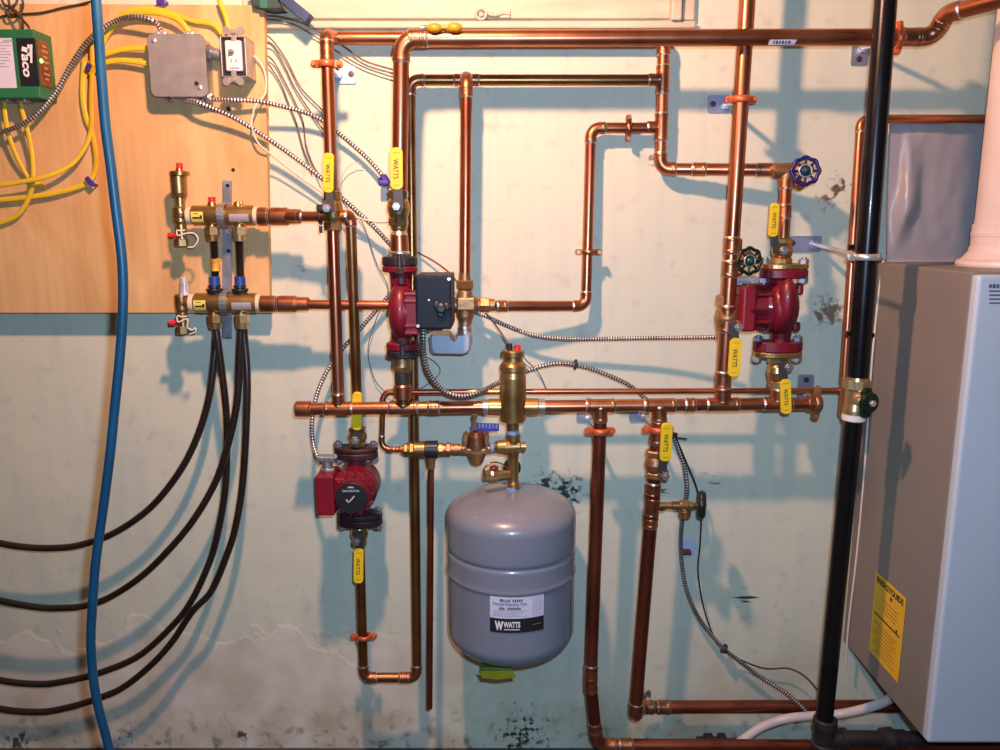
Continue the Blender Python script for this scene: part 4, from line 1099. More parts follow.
# smooth normals across the profile: weld rings
def weld(mb):
    seen = {}; remap = []; nv = []
    for p in mb.v:
        k = (round(p.x, 6), round(p.y, 6), round(p.z, 6))
        if k not in seen: seen[k] = len(nv); nv.append(p)
        remap.append(seen[k])
    mb.v = nv; mb.f = [[remap[i] for i in f] for f in mb.f]
    keep = [i for i, f in enumerate(mb.f) if len(set(f)) >= 3]
    mb.m = [mb.m[i] for i in keep]; mb.sm = [mb.sm[i] for i in keep]
    nf = []
    for i in keep:
        out = []
        for q in mb.f[i]:
            if q not in out: out.append(q)
        nf.append(out)
    mb.f = nf
    return mb
shell = build('tank_shell', weld(b), tank_paint, o)
lx, lz0, lz1 = P(517.5, 614, s + R_).x, P(517, 632, s + R_ * .97).z, P(517, 596.5, s + R_ * .97).z
lw = 56 * U(517, 614, s + R_); lh = lz1 - lz0; ang0 = math.asin((lx - tc.x) / R_)
def wrapf(cx, cz, rr):
    return lambda a, b_: V((tc.x + rr * math.sin(ang0 + (a + cx) / R_), -s - rr * math.cos(ang0 + (a + cx) / R_), cz + b_))
def patch(x0, x1, z0, z1, rr, n=24):
    m_ = MB(); vs = []
    for i in range(n + 1):
        a = x0 + (x1 - x0) * i / n
        w = wrapf(0, 0, rr); vs += [w(a, z0), w(a, z1)]
    return m_.add(vs, [(2 * i, 2 * i + 2, 2 * i + 3, 2 * i + 1) for i in range(n)], 0, True)
lab = build('label', patch(-lw / 2, lw / 2, lz0, lz1, R_ * .992 + .0008), label_white, shell)
blk = build('label_band', patch(-lw / 2, lw / 2, lz0, lz0 + lh * .40, R_ * .992 + .0012), ink, lab)
rr = R_ * .992 + .0020
t = MB().text('WATTS', None, X, Z, lh * .17, lw * .30, bold=.04, wrap=wrapf(-lw * .10, lz0 + lh * .235, rr)); 
for k in range(10):
    w = wrapf(0, 0, rr); a0 = -lw * .24 + k * lw * .029
    t.add([w(a0, lz0 + lh * .08), w(a0 + lw * .020, lz0 + lh * .08), w(a0 + lw * .020, lz0 + lh * .115), w(a0, lz0 + lh * .115)], [(0, 1, 2, 3)], 0, False)
t.text('W', None, X, Z, lh * .26, lw * .16, bold=.06, wrap=wrapf(-lw * .33, lz0 + lh * .20, rr))
build('lettering', t, white_ink, lab)
t = MB()
for k in range(7):
    w = wrapf(0, 0, rr); a0 = lw * .28 + k * lw * .024
    t.add([w(a0, lz0 + lh * .19), w(a0 + lw * .017, lz0 + lh * .19), w(a0 + lw * .017, lz0 + lh * .22), w(a0, lz0 + lh * .22)], [(0, 1, 2, 3)], 0, False)
build('faint_lettering', t, mat('olive_ink', (.2, .2, .08), 0, .5), lab)
t = MB().text('Model', None, X, Z, lh * .10, lw * .19, bold=.02, wrap=wrapf(-lw * .22, lz0 + lh * .915, rr))
for k in range(5):
    w = wrapf(0, 0, rr); a0 = -lw * .09 + k * lw * .038
    t.add([w(a0, lz0 + lh * .875), w(a0 + lw * .026, lz0 + lh * .875), w(a0 + lw * .026, lz0 + lh * .945), w(a0, lz0 + lh * .945)], [(0, 1, 2, 3)], 0, False)
t.text('Thermal Expansion Tank', None, X, Z, lh * .09, lw * .62, bold=.02, wrap=wrapf(-lw * .14, lz0 + lh * .80, rr))
for k in range(11):
    w = wrapf(0, 0, rr); a0 = -lw * .33 + k * lw * .036
    if k == 3: continue
    t.add([w(a0, lz0 + lh * .655), w(a0 + lw * .027, lz0 + lh * .655), w(a0 + lw * .027, lz0 + lh * (.71 + .02 * (k % 2))), w(a0, lz0 + lh * (.71 + .02 * (k % 2)))], [(0, 1, 2, 3)], 0, False)
build('print', t, mat('slate_ink', (.10, .10, .14), 0, .5), lab)
t = MB()
for i in range(4): 
    w = wrapf(0, 0, rr); 
    for (a0, a1) in ((-.44, .18), (.26, .46)):
        z_ = lz0 + lh * (.61 - i * .05); L_ = (a1 - a0) * (1 - .13 * ((i * 7) % 3))
        t.add([w(lw * a0, z_), w(lw * (a0 + L_ / 2), z_), w(lw * (a0 + L_), z_), w(lw * (a0 + L_), z_ + lh * .016), w(lw * (a0 + L_ / 2), z_ + lh * .016), w(lw * a0, z_ + lh * .016)], [(0, 1, 4, 5), (1, 2, 3, 4)], 0, False)
for i in range(6):
    z_ = lz0 + lh * (.94 - i * .055); w = wrapf(0, 0, rr)
    t.add([w(lw * .27, z_), w(lw * .46, z_), w(lw * .46, z_ + lh * .014), w(lw * .27, z_ + lh * .014)], [(0, 1, 2, 3)], 0, False)
build('fine_print', t, grey_ink, lab)
b = MB(); c_ = V((P(497, 654, s + .03).x, -s - .03, zb2 - .004))
b.prism(c_ + V((-.036, .03, -.006)), X, -Y, [(0, 0), (.072, .004), (.066, .075), (.006, .07)], .006, 0, .001)
b.prism(c_ + V((-.038, -.044, -.010)), X, (-Y + Z * -.3).normalized(), [(0, 0), (.070, 0), (.076, .016), (.04, .022), (.01, .018)], .0012, 1, .0002)
tg_ = build('hanging_tag', b, [green_tag, mat('tag_yellow', (.42, .38, .02), 0, .5)], o)

# ================================================================== HANDWHEELS AND GATE VALVES
def wheel(o, c, ax, R, mrim, mnut, mhub=steel, r=None, lobes=8, spokes=8, hub=.42):
    ax = V(ax).normalized(); b = MB(); r = r or R * .13
    b.torus(c, ax, R * .90, r, 64, 8, 0, .055, lobes)
    a = ax.orthogonal().normalized(); e = ax.cross(a)
    for i in range(spokes):
        t_ = 2 * PI * (i) / spokes; d = a * math.cos(t_) + e * math.sin(t_)
        b.tube([V(c) + d * R * hub * .8, V(c) + d * R * .90], r * .72, 8)
    b.lathe(V(c) - ax * .003, ax, [(0, R * hub), (.004, R * hub)], 28)
    w = build('handwheel', b, mrim, o)
    n = MB(); n.torus(V(c) + ax * .001, ax, R * hub, r * .55, 32, 8); build('hub_ring', n, mhub, w)
    n = MB(); n.lathe(V(c), ax, [(0, R * .29), (.004, R * .27), (.006, R * .18), (.009, R * .15), (.010, R * .08)], 20)
    build('hub_nut', n, mnut, w); return w
o = empty('gate_valve', P(792, 184, .10), 'brass valve with a blue handwheel at the top of the right pump drop', 'valve', 'valves with round handwheels')
b = MB(); hlathe(b, 170.5, .10, [(772, 6), (773, 7.2), (782, 7.4), (788, 7.4), (798, 8), (800, 7)], n=20); b.lathe(P(800, 171, .10), FR, [(0, .014), (.018, .014), (.02, .009), (.05, .008)], 18)
vlathe(b, 786, .10, [(168, 7), (182, 7.2), (183, 6)], n=20); b.tube([P(794, 173, .10), P(797, 184, .10), P(801, 186, .11)], .010, 12)
build('valve_body', b, bronze, o); wheel(o, P(805.5, 171, .155), (-.12, -1, .1), 14.5 * U(805, 171, .155), wheel_blue, nut_green)
o = empty('gate_valve', P(736, 272, .13), 'bronze valve with a dark green handwheel on the tall riser', 'valve', 'valves with round handwheels')
b = MB(); vlathe(b, 732.5, .126, [(239, 8.4), (240, 9), (270, 9), (271, 8.4)], n=22); b.lathe(P(737, 257, .13), (.55, -.8, -.1), [(0, .012), (.018, .012), (.02, .015), (.028, .015), (.03, .008), (.05, .007)], 16); b.tube([P(734, 268, .13), P(742, 273, .14)], .008, 10)
build('valve_body', b, bronze, o); wheel(o, P(749.5, 261, .19), (.2, -1, .05), 13.8 * U(749, 261, .19), wheel_green, nut_green)
o = empty('drain_valve', P(684, 518, .14), 'small brass drain valve with a black handwheel seen edge on', 'valve', 'valves with round handwheels')
b = MB(); hlathe(b, 505.5, .14, [(659, 3.6), (671, 3.6), (672, 4.4), (679, 4.6), (681, 5.6), (687, 5.4), (688, 4.2), (693, 4), (694, 3), (700, 2.6)], n=18); b.lathe(P(684, 506, .14), V((.15, -.2, -1)), [(0, .009), (.010, .009), (.012, .012), (.024, .010), (.0245, .006)], 16)
build('valve_body', b, brass, o); wheel(o, P(701.5, 504.5, .14), (1, -.22, 0), 11.5 * U(701, 504, .14), mat('black_handwheel_paint', (.012, .022, .016), .1, .4), black_plastic, mhub=black_plastic, r=.0085, lobes=6, spokes=6)

# ================================================================== BLACK GAS PIPE
GA, GB = P(894, -110, .235), P(857.5, 379, .235); gx_ = (GA.x + GB.x) / 2
gp = build('gas_pipe', MB().tube([GA, GB], .0185, 28), black_iron); tag(gp, 'upper length of glossy black gas pipe crossing the copper main', 'gas pipe')
b = MB()
for (px_, py_, dx_) in ((850, 247, -1), (848.5, 333, -1), (872, 335, 1)): b.tube([P(px_ + 4 * -dx_, py_, .235), P(px_ + dx_ * 1.5, py_ + .5, .235)], .005, 8)
build_split('paint_nib', b, black_iron, gp)
GC, GD = P(853.5, 419, .235), P(823.5, 726, .235)
gp2 = build('gas_pipe', MB().tube([GC, GD], .0168, 28), black_iron); tag(gp2, 'lower length of black gas pipe running down to the floor tee', 'gas pipe')
o = empty('gas_valve', P(856, 420, .235), 'pale brass gas valve with a dark green handle between the black pipes', 'valve')
b = MB(); vd = (GC - GB).normalized(); L_ = (GC - GB).length
b.lathe(GB - vd * .004, vd, [(0, .0205), (.006, .0215), (.018, .0215), (L_ * .35, .0195), (L_ * .65, .0195), (L_ - .014, .0212), (L_ + .004, .0212)], 24)
b.hexnut(GB, vd, .0, .02, .0245); build('valve_body', b, brass_pale, o)
b = MB(); b.lathe(GC - vd * .010, vd, [(0, .0214), (.011, .0214), (.013, .019)], 24); build('thread_sealant', b, white_pl, o)
b = MB(); q = P(855, 396, .25); wn = (FR * .93 + X * .34).normalized()
b.lathe(P(852, 398, .235), wn, [(0, .012), (.026, .011), (.030, .006), (.036, .006)], 16); build('valve_stem', b, brass_pale, o)
hc = P(852, 398, .235) + wn * .034
b = MB(); b.lathe(hc, wn, [(0, .016), (.004, .020), (.012, .018), (.014, .009)], 18); slabp(b, hc + V((0, 0, .026)), hc - V((0, 0, .030)), .020, .008, 0, True, nz=wn); build('handle', b, wheel_green, o)
b = MB(); b.hexnut(hc, wn, .013, .019, .006); build('handle_nut', b, bright_steel, o)
# copper tee joined to its left side
o = empty('pipe_tee', P(844, 416, .105), 'upright brass tee left of the gas valve taking the thin copper pipe', 'pipe tee')
b = MB(); vlathe(b, 845, .095, [(377, 4.8), (378, 5.6), (416, 5.6), (417, 4.6)], n=18); hlathe(b, 390.5, .09, [(839, 4), (846, 4.4)], n=16); build('tee_body', b, bronze, o)
# floor tee
o = empty('floor_tee', P(822, 752, .235), 'dark iron tee and union at the foot of the black gas pipe', 'pipe fitting')
b = MB(); vlathe(b, 824.5, .235, [(718, 10), (719, 11.6), (726, 11.6), (727, 10.2), (742, 10.2), (743, 11.8), (746, 11.8)], n=26); hlathe(b, 738.5, .235, [(826, 9), (840, 9), (841, 10.5), (846, 10.5), (846.5, 8), (880, 7.6), (881, 10), (892, 11), (893, 9), (905, 8.6), (906, 7), (935, 7)], n=22)
build('tee_body', b, mat('oily_iron', (.035, .033, .034), .4, .5, .15, 30, bump=.15), o)

# ================================================================== HANGERS
def hanger(label, cx, cy, s, rp, plate=None, ears='h', m=copper_clad, ear=11, w=6.5, plate_wh=(10, 11), rod=True, holes=True, plate_mat=plate_blue, d=None, rodm=bright_steel):
    u = U(cx, cy, s); c = P(cx, cy, s)
    o = empty('pipe_hanger', c, label, 'pipe hanger', 'pipe hangers and brackets on the wall')
    ax = Z if ears == 'h' else X
    if d is not None: ax = V(d).normalized()
    la = X if ears == 'h' else Z
    la = (la - ax * la.dot(ax)).normalized()
    b = MB(); R = rp + .0018
    ring = [c + (la * math.cos(2 * PI * i / 32) + FR * math.sin(2 * PI * i / 32)) * R for i in range(33)]
    h = w * u
    vs, fs = [], []
    for i in range(32):
        e = (ring[i] - c).normalized()
        for (q, k) in ((e * 0, -h / 2), (e * 0, h / 2), (e * .0028, h / 2 * .8), (e * .0028, -h / 2 * .8)): vs.append(ring[i] + q + ax * k)
    for i in range(32):
        j = (i + 1) % 32
        for k in range(4):
            fs.append((i * 4 + k, j * 4 + k, j * 4 + (k + 1) % 4, i * 4 + (k + 1) % 4))
    b.add(vs, fs, 0, True)
    for sg in (-1, 1):
        for off in (.0034, -.0034):
            slabp(b, c + la * sg * (R - .003) + FR * off, c + la * sg * (R + ear * u), h, .0044, 0, True) if off > 0 else slabp(b, c + la * sg * (R - .003) + FR * off, c + la * sg * (R + ear * u) + FR * off, h, .0044, 0, True)
    build('clamp_ring', b, m, o)
    b = MB()
    for sg in (-1, 1):
        b.lathe(c + la * sg * (R + ear * u * .62), FR, [(-.008, .0035), (.006, .0035), (.0065, .0046), (.009, .0036)], 12)
    build_split('clamp_screw', b, m if m is not steel else bright_steel, o)
    if plate:
        pp = P(plate[0], plate[1], .003); pu = U(plate[0], plate[1], 0)
        b = MB(); b.prism(V((pp.x, -.0002, pp.z)), X, Z, rrect(plate_wh[0] * 2 * pu, plate_wh[1] * 2 * pu, .004), .0036, 0, .0006)
        pl = build('wall_plate', b, plate_mat, o)
        b = MB()
        if holes:
            for hx, hy in holes if isinstance(holes, (list, tuple)) else ((0.45, .1),):
                b.lathe(V((pp.x + hx * plate_wh[0] * pu, -.0035, pp.z - hy * plate_wh[1] * pu)), FR, [(0, .0062), (.0012, .0058), (.0016, .003)], 12)
            build_split('plate_screw', b, dark_steel, pl)
        if rod:
            e = c - FR * (R + .001)
            b = MB(); st_ = V((pp.x, -.003, pp.z)) if rod is True else V((pp.x + rod[0] * pu, -.003, pp.z - rod[1] * pu))
            b.tube([st_, e], .0046, 10); b.hexnut(st_, (e - st_), 0, .012, .0085)
            build('rod', b, rodm, o)
    return o
hanger('orange copper hanger with a pale wall plate on the left riser', 326.8, 64, .135, .0115, (345.5, 75), ear=8.5, w=7, plate_wh=(10.5, 8.5), holes=((.55, -.1),), rod=(-7, 0))
hanger('orange copper hanger with wall plate on the tall riser', 741, 99.5, .132, .0143, (719, 104), ear=7, w=7, plate_wh=(11, 8.5), holes=((-.55, 0),), rod=(6, 1))
hanger('orange copper hanger standing upright on the main beside the black pipe', 898, 38, .161, .0146, (859.5, 54), ears='v', ear=6.5, w=7.5, plate_wh=(8, 11), holes=((0, .45),), rod=(2, -5))
hanger('orange copper hanger at the top of the drop right of the tank', 600, 431, .14, .0135, (584.5, 417.5), ear=7.5, w=7, plate_wh=(8, 5), rod=(3, 0), holes=())
hanger('orange copper hanger beside the yellow lever, above the bronze valve', 658, 429.5, .14, .0143, (639, 416), ear=7.5, w=7, plate_wh=(9.5, 6), rod=(4, -1), holes=())
hanger('copper hanger on the short leg below the lower left pump', 364, 636.5, .10, .0105, (360, 641), ear=7, w=5, plate_wh=(5, 5), holes=(), rod=(0, 0))
hanger('brass hanger at the right end of the header with a blue plate', 816.5, 403, .14, .0128, (805.5, 389.5), ears='v', m=bronze, ear=10, w=7, plate_wh=(8, 15), holes=((0, -.65), (0, .8)), rod=(1, 3))
hanger('bright steel ring clamp holding the black gas pipe off the wall', 866, 257, .235, .0185, (805, 244), m=bright_steel, ear=7.5, w=7, plate_wh=(16.5, 8), holes=((-.75, -.1), (.6, -.1)), rod=(8, 0))
hanger('copper strap with upright ears on the level run of the loop', 628.5, 128, .036, .0105, (628.5, 128), ears='v', m=copper_fit, ear=6.5, w=5.5, plate_wh=(3, 3), holes=(), plate_mat=copper_fit)
hanger('copper strap with side ears on the upright of the loop', 588.5, 252, .044, .0105, (588.5, 250), ears='h', m=copper_fit, ear=7, w=5.5, plate_wh=(3, 3), holes=(), plate_mat=copper_fit)
b = MB(); pp = P(688, 548, 0); b.prism(V((pp.x, 0, pp.z)), X, Z, [(.021 * math.cos(a * PI / 10), .021 * math.sin(a * PI / 10)) for a in range(20)], .004, 0, .0006)
o = build('cable_strap', b, mat('pale_blue_plastic', (.55, .60, .78), 0, .45, .05)); tag(o, 'round pale blue disc with red clip holding cables to the wall', 'cable strap')
b = MB(); b.box(P(686, 552, .012), (.022, .018, .010), bev=.003); build('red_clip', b, mat('dark_red_paint', (.22, .02, .02)), o)

# ================================================================== BOILER
SF = .342
XL = .5 * (P(872, 262, .012).x + P(848, 640, .012).x)
def PX(px, py, x):
    r = _ray(px, py); return CAM + r * ((x - CAM.x) / r.x)
zT = .5 * (PX(978, 272, XL).z + PX(872, 262, XL).z); zB = P(932, 730, .336).z - .002
SF = -PX(955, 500, XL).y
o = empty('boiler', V((XL + .24, -.17, zB)), 'tall grey wall hung boiler with a yellow energy label on its side', 'boiler')
b = MB(); b.box((XL + .24, -(.006 + SF - .022) / 2, (zT + zB) / 2), (.48, SF - .028, zT - zB), bev=.004)
case = build('casing', b, boiler_side, o)
b = MB(); b.box((XL + .24, -SF + .010, (zT + zB) / 2 - .001), (.484, .022, zT - zB - .006), bev=.006, seg=3)
fp = build('front_panel', b, boiler_front, o)
b = MB(); 
for k in range(9): b.box((P(990, 286, SF).x + .006 * k, -SF - .0012, P(1003, 286, SF).z), (.0042, .0006, .006 + .001 * (k % 2)), bev=0)
for k in range(4): b.box((P(1004, 292 + 4 * k, SF).x, -SF - .0012, P(1003, 291 + 4 * k, SF).z), (.050, .0006, .0022), bev=0)
build('panel_lettering', b, mat('slate_ink', (.10, .10, .14)), fp)
q = [PX(876.5, 572.5, XL), PX(906.5, 597, XL), PX(899, 682, XL), PX(870, 652, XL)]
y0, y1 = .5 * (q[0].y + q[3].y), .5 * (q[1].y + q[2].y); z1, z0 = .5 * (q[0].z + q[1].z), .5 * (q[2].z + q[3].z)
# seen from the left side: reading direction runs from the wall to the front
ex, ez = -Y, Z; w_, h_ = abs(y1 - y0), z1 - z0; ec = V((XL - .0012, (y0 + y1) / 2, (z0 + z1) / 2))
b = MB(); b.box(ec, (.0010, w_, h_), bev=.0003); en = build('energy_label', b, guide_yellow, o)
ei = ec - X * .0009
b = MB().text('ENERGYGUIDE', ei + ez * h_ * .43, ex, ez, h_ * .075, w_ * .9, bold=.03)
b.box(ei + ez * h_ * .02, (.0004, w_ * .86, h_ * .018), bev=0); b.box(ei + ez * h_ * .05 + ex * w_ * .32, (.0004, w_ * .05, h_ * .03), bev=0)
b.prism(ei + ez * h_ * .36 + ex * w_ * .07, ex, ez, [(-w_ * .05, 0), (0, -h_ * .05), (w_ * .05, 0)], .0006, 0, .0001)
build('lettering', b, ink, en)
b = MB()
for i in range(9): b.box(ei - ez * h_ * (.08 + i * .043) + ex * w_ * (-.03 + .02 * (i % 3)), (.0003, w_ * (.78 - .12 * ((i * 5) % 3)), h_ * .010), bev=0)
for i in range(4): b.box(ei + ez * h_ * (.25 - i * .045) + ex * w_ * .08, (.0003, w_ * (.5 - .1 * (i % 2)), h_ * .010), bev=0)
build('fine_print', b, mat('brown_ink', (.36, .20, .02), 0, .6), en)
# vent pipe and its collar
vs_ = .175; vc = V((P(1015, 250, vs_).x, -vs_, zT))
uv = U(1010, 200, vs_)
b = MB(); b.lathe(vc, Z, [(-.002, .094), (.004, .096), (.010, .094), (.014, .086), (.026, .077), (.034, .0755), (.037, .074), (.054, .074), (.056, .075), (.062, .075), (.064, .074), (.076, .074), (.078, .071), (.086, .071)], 48)
vcol = build('vent_collar', b, vent_pl, o)
b = MB(); b.lathe(vc, Z, [(.084, .068), (.086, .0705), (.75, .0705)], 48)
vp = build('vent_pipe', b, vent_pl); tag(vp, 'wide cream plastic vent pipe rising from the top of the boiler', 'vent pipe')

# white sheeting behind the boiler
b = MB(); nx, nz_ = 44, 36; vs, fs = [], []
A0, A1 = P(888, 124, .026), P(992, 124, .026); B0, B1 = P(884, 262, .02), P(992, 262, .02)
for k in range(2):
    for j in range(nz_ + 1):
        v_ = j / nz_
        for i in range(nx + 1):
            u_ = i / nx
            p = (A0 * (1 - u_) + A1 * u_) * (1 - v_) + (B0 * (1 - u_) + B1 * u_) * v_
            cr = .17 - .10 * v_ + .05 * math.sin(v_ * 4.2) * (1 - v_)
            f_ = .017 * max(0, 1 - abs(u_ - cr) / (.06 if u_ < cr else .16)) * math.sin(PI * min(1, v_ * 1.05))
            f_ += .012 * math.exp(-((u_ - .35 + .3 * v_) / .10) ** 2) * math.exp(-((v_ - .58) / .16) ** 2)
            f_ += .005 * mnoise.noise(V((u_ * 2.6, v_ * 2.6, 1.3))) + .002 * mnoise.noise(V((u_ * 9, v_ * 9, 4.3)))
            vs.append(p + FR * (max(-.012, f_) + .006 - k * .001))
N_ = (nx + 1) * (nz_ + 1)
for k in range(2):
    for j in range(nz_):
        for i in range(nx):
            a = k * N_ + j * (nx + 1) + i; f = (a, a + 1, a + nx + 2, a + nx + 1); fs.append(f if k else f[::-1])
for i in range(nx):
    for j in (0, nz_):
        a = j * (nx + 1) + i; fs.append((a, a + 1, N_ + a + 1, N_ + a))
for j in range(nz_):
    for i in (0, nx):
        a = j * (nx + 1) + i; fs.append((a, a + nx + 1, N_ + a + nx + 1, N_ + a))
b.add(vs, fs); sh_ = build('plastic_sheet', b, sheet_mat); tag(sh_, 'crumpled white plastic sheet hung on the wall behind the boiler', 'plastic sheet')

# condensate pipe
cable('condensate_hose', 'white plastic drain hose curving from under the boiler to the floor', 'hose', [(728, 752, .085), (744, 739, .085), (762, 727, .085), (785, 719, .095), (812, 716, .095), (840, 714, .10), (864, 709, .12), (884, 702, .14), (897, 694, .16)], .0098, pvc, n=16, step=8)
o = empty('floor_fitting', P(722, 744, .07), 'loose black iron pipe fittings lying on the floor by the wall', 'pipe fitting')
b = MB(); b.tube([P(697, 741, .055), P(726, 741, .055)], .010, 16); b.hexnut(P(704, 740.5, .055), X, 0, .02, .0155); b.hexnut(P(718, 740.5, .055), X, 0, .018, .0165); b.tube([P(726, 741, .055), P(745, 740, .06)], .006, 12)
build('fitting_body', b, mat('oily_iron', (.035, .033, .034)), o)

# ================================================================== CABLES
AC = 'armoured electrical cables'
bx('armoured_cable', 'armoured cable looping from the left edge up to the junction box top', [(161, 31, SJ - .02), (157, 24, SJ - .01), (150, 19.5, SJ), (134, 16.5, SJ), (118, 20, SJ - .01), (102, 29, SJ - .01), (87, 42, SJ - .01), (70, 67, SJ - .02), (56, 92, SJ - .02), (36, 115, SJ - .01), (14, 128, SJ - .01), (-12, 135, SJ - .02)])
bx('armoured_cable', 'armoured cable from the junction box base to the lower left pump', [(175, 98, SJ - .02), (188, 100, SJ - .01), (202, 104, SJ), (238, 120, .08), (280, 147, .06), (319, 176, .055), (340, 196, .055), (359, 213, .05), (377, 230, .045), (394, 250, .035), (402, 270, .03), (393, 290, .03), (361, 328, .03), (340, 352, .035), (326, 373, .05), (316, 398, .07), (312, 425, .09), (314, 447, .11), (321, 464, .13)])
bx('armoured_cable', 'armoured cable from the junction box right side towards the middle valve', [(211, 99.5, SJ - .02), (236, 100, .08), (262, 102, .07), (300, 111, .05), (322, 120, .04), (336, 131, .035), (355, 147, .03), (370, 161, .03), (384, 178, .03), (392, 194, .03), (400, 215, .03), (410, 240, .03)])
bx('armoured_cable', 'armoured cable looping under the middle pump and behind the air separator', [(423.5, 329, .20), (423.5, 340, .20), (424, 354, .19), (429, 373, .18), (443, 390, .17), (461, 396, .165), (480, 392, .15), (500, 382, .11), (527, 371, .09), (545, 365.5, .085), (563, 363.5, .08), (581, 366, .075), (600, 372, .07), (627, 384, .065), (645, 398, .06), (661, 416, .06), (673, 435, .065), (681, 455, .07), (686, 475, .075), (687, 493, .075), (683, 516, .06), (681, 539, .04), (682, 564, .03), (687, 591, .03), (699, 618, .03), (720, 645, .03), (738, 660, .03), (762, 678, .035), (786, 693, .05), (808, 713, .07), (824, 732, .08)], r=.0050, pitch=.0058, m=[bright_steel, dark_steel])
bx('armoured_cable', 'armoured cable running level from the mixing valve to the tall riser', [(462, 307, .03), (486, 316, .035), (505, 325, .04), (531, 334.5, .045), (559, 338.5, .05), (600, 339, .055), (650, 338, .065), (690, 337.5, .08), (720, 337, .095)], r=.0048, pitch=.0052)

NM = 'yellow cables on the plywood'
def nm(label, pts, r=.0042): cable('yellow_cable', label, 'cable', pts, r, cable_yellow, NM, n=10, step=8, flat=FR)
e = PLY
nm('yellow cable from the relay box\'s left connector curving down', [(3.5, 100, e + .03), (5, 115, e + .03), (8, 133, e + .025), (15, 153, e + .02), (25, 173, e + .012), (33, 182, e + .008), (44, 187, e + .006)])
nm('yellow cable from the relay box\'s right connector dropping to the left edge', [(20, 100, e + .03), (22, 111, e + .03), (28, 133, e + .025), (32, 155, e + .02), (33, 176, e + .02), (31, 191, e + .016), (24, 207, e + .012), (13, 218, e + .01), (-10, 226, e + .01)])
nm('yellow cable sweeping level across the plywood above the purple staple', [(92, 40, e + .012), (92, 70, e + .012), (91, 100, e + .012), (91.5, 125, e + .012), (87, 143, e + .016), (75, 161, e + .02), (58, 172, e + .026), (34, 179.5, e + .031), (-12, 187, e + .03)])
nm('yellow cable bent down through the purple staple', [(84, 60, e + .007), (82.5, 95, e + .007), (86, 118, e + .007), (92, 133, e + .007), (96, 158, e + .007), (94, 174, e + .007), (85, 184, e + .007), (60, 192, e + .01), (30, 197, e + .012), (-12, 201, e + .012)], .0048)
nm('yellow cable hanging from the small upper staple beside the blue hose', [(104, 38, e + .007), (94, 56, e + .009), (87, 70, e + .007), (83, 84, e + .007), (84, 106, e + .007), (88, 124, e + .007)])
nm('yellow cable looping over into the junction box top connector', [(98, 60, e + .010), (102, 45, e + .012), (109, 31, e + .016), (120, 20, e + .02), (134, 13.5, e + .025), (152, 12, e + .03), (168, 15, e + .03), (180, 21, e + .03), (189, 32, e + .026)], .005)
nm('second yellow cable looping over behind the junction box', [(96, 66, e + .006), (106, 37, e + .006), (121, 16, e + .007), (140, 9, e + .008), (160, 10, e + .008), (176, 15, e + .008), (194, 21, e + .01), (212, 24, e + .012), (222, 34, e + .012)], .004)
nm('upper yellow cable entering the junction box left side', [(94, 64, e + .011), (102, 56, e + .014), (115, 51, e + .016), (130, 48.5, e + .018), (150, 48.5, e + .02)], .0046)
nm('lower yellow cable entering the junction box left side', [(90, 75, e + .011), (98, 66, e + .014), (110, 61.5, e + .016), (126, 60.5, e + .018), (150, 64, e + .02)], .0046)
nm('yellow cable dropping from above into the switch box', [(217, -12, e + .02), (221, 5, e + .02), (226, 18, e + .022), (230, 38, e + .022)])
def staple(label, c, w, h, ang, s):
    b = MB(); a = math.radians(ang); xd = V((math.cos(a), 0, math.sin(a))); zd = V((-math.sin(a), 0, math.cos(a)))
    b.box(P(c[0], c[1], s), (w * u1, .006, h * u1), xd=xd, zd=zd, bev=.0012)
    for sg in (-1, 1): b.box(P(c[0], c[1], s) + xd * sg * w * u1 * .45 + Y * .007, (.003, .014, h * u1 * .7), xd=xd, zd=zd, bev=.0006)
    tag(build('cable_staple', b, purple), label, 'cable staple', 'purple cable staples')
staple('purple staple holding the lowest yellow cable beside the blue hose', (90, 181.5), 11, 5, -48, e + .016)
staple('small purple staple on the yellow cables near the armoured cable', (88.5, 67), 7, 5, 60, e + .017)
staple('purple staple at the top of the plywood over the junction box', (161, 2), 9, 5, 0, e + .012)
b = MB(); b.lathe(P(382, 176, .03), (P(388, 186, .03) - P(382, 176, .03)), [(0, .008), (.002, .0095), (.018, .0095), (.02, .008)], 14); b.box(P(384, 183, .034), (.022, .016, .010), bev=.003)
tag(build('cable_connector', b, purple), 'purple clip on the armoured cable left of the pump riser valve', 'cable clip')

def wire(label, pts, r=.0015, m=wire_brown, name='thin_wire', grp='thin low voltage wires'): cable(name, label, 'wire', pts, r, m, grp, n=7, step=8)
W_ = .012
wire('thin brown wire, uppermost of those fanning from the plywood edge', [(256, 27, .02), (265, 34, .02), (274, 42, W_), (287, 61, W_), (301, 88, W_), (322, 110, W_), (336, 128, W_)])
wire('thin brown wire, second down of those fanning from the plywood edge', [(256, 34, .02), (265, 41, .02), (274, 48, W_), (285, 67, W_), (295, 88, W_), (312, 114, W_), (326, 134, W_)])
wire('thin brown wire, third down of those fanning from the plywood edge', [(256, 47, .02), (265, 54, .02), (274, 62, W_), (284, 80, W_), (295, 102, W_), (303, 122, W_), (306, 145, W_), (313, 165, W_), (320, 176, .03)])
wire('thin brown wire, lowest of those fanning from the plywood edge', [(256, 53, .02), (264, 60, .02), (272, 69, W_), (282, 86, W_), (288, 102, W_), (296, 122, W_), (303, 148, W_), (312, 172, W_)])
wire('brown wire running along the window casing behind the left riser', [(254, 15, .026), (266, 15.5, .028), (282, 17, .03), (300, 22, .026), (318, 31, W_), (334, 40, W_), (346, 48, W_), (358, 57, W_), (370, 63, W_), (394, 70, W_)], .0019)
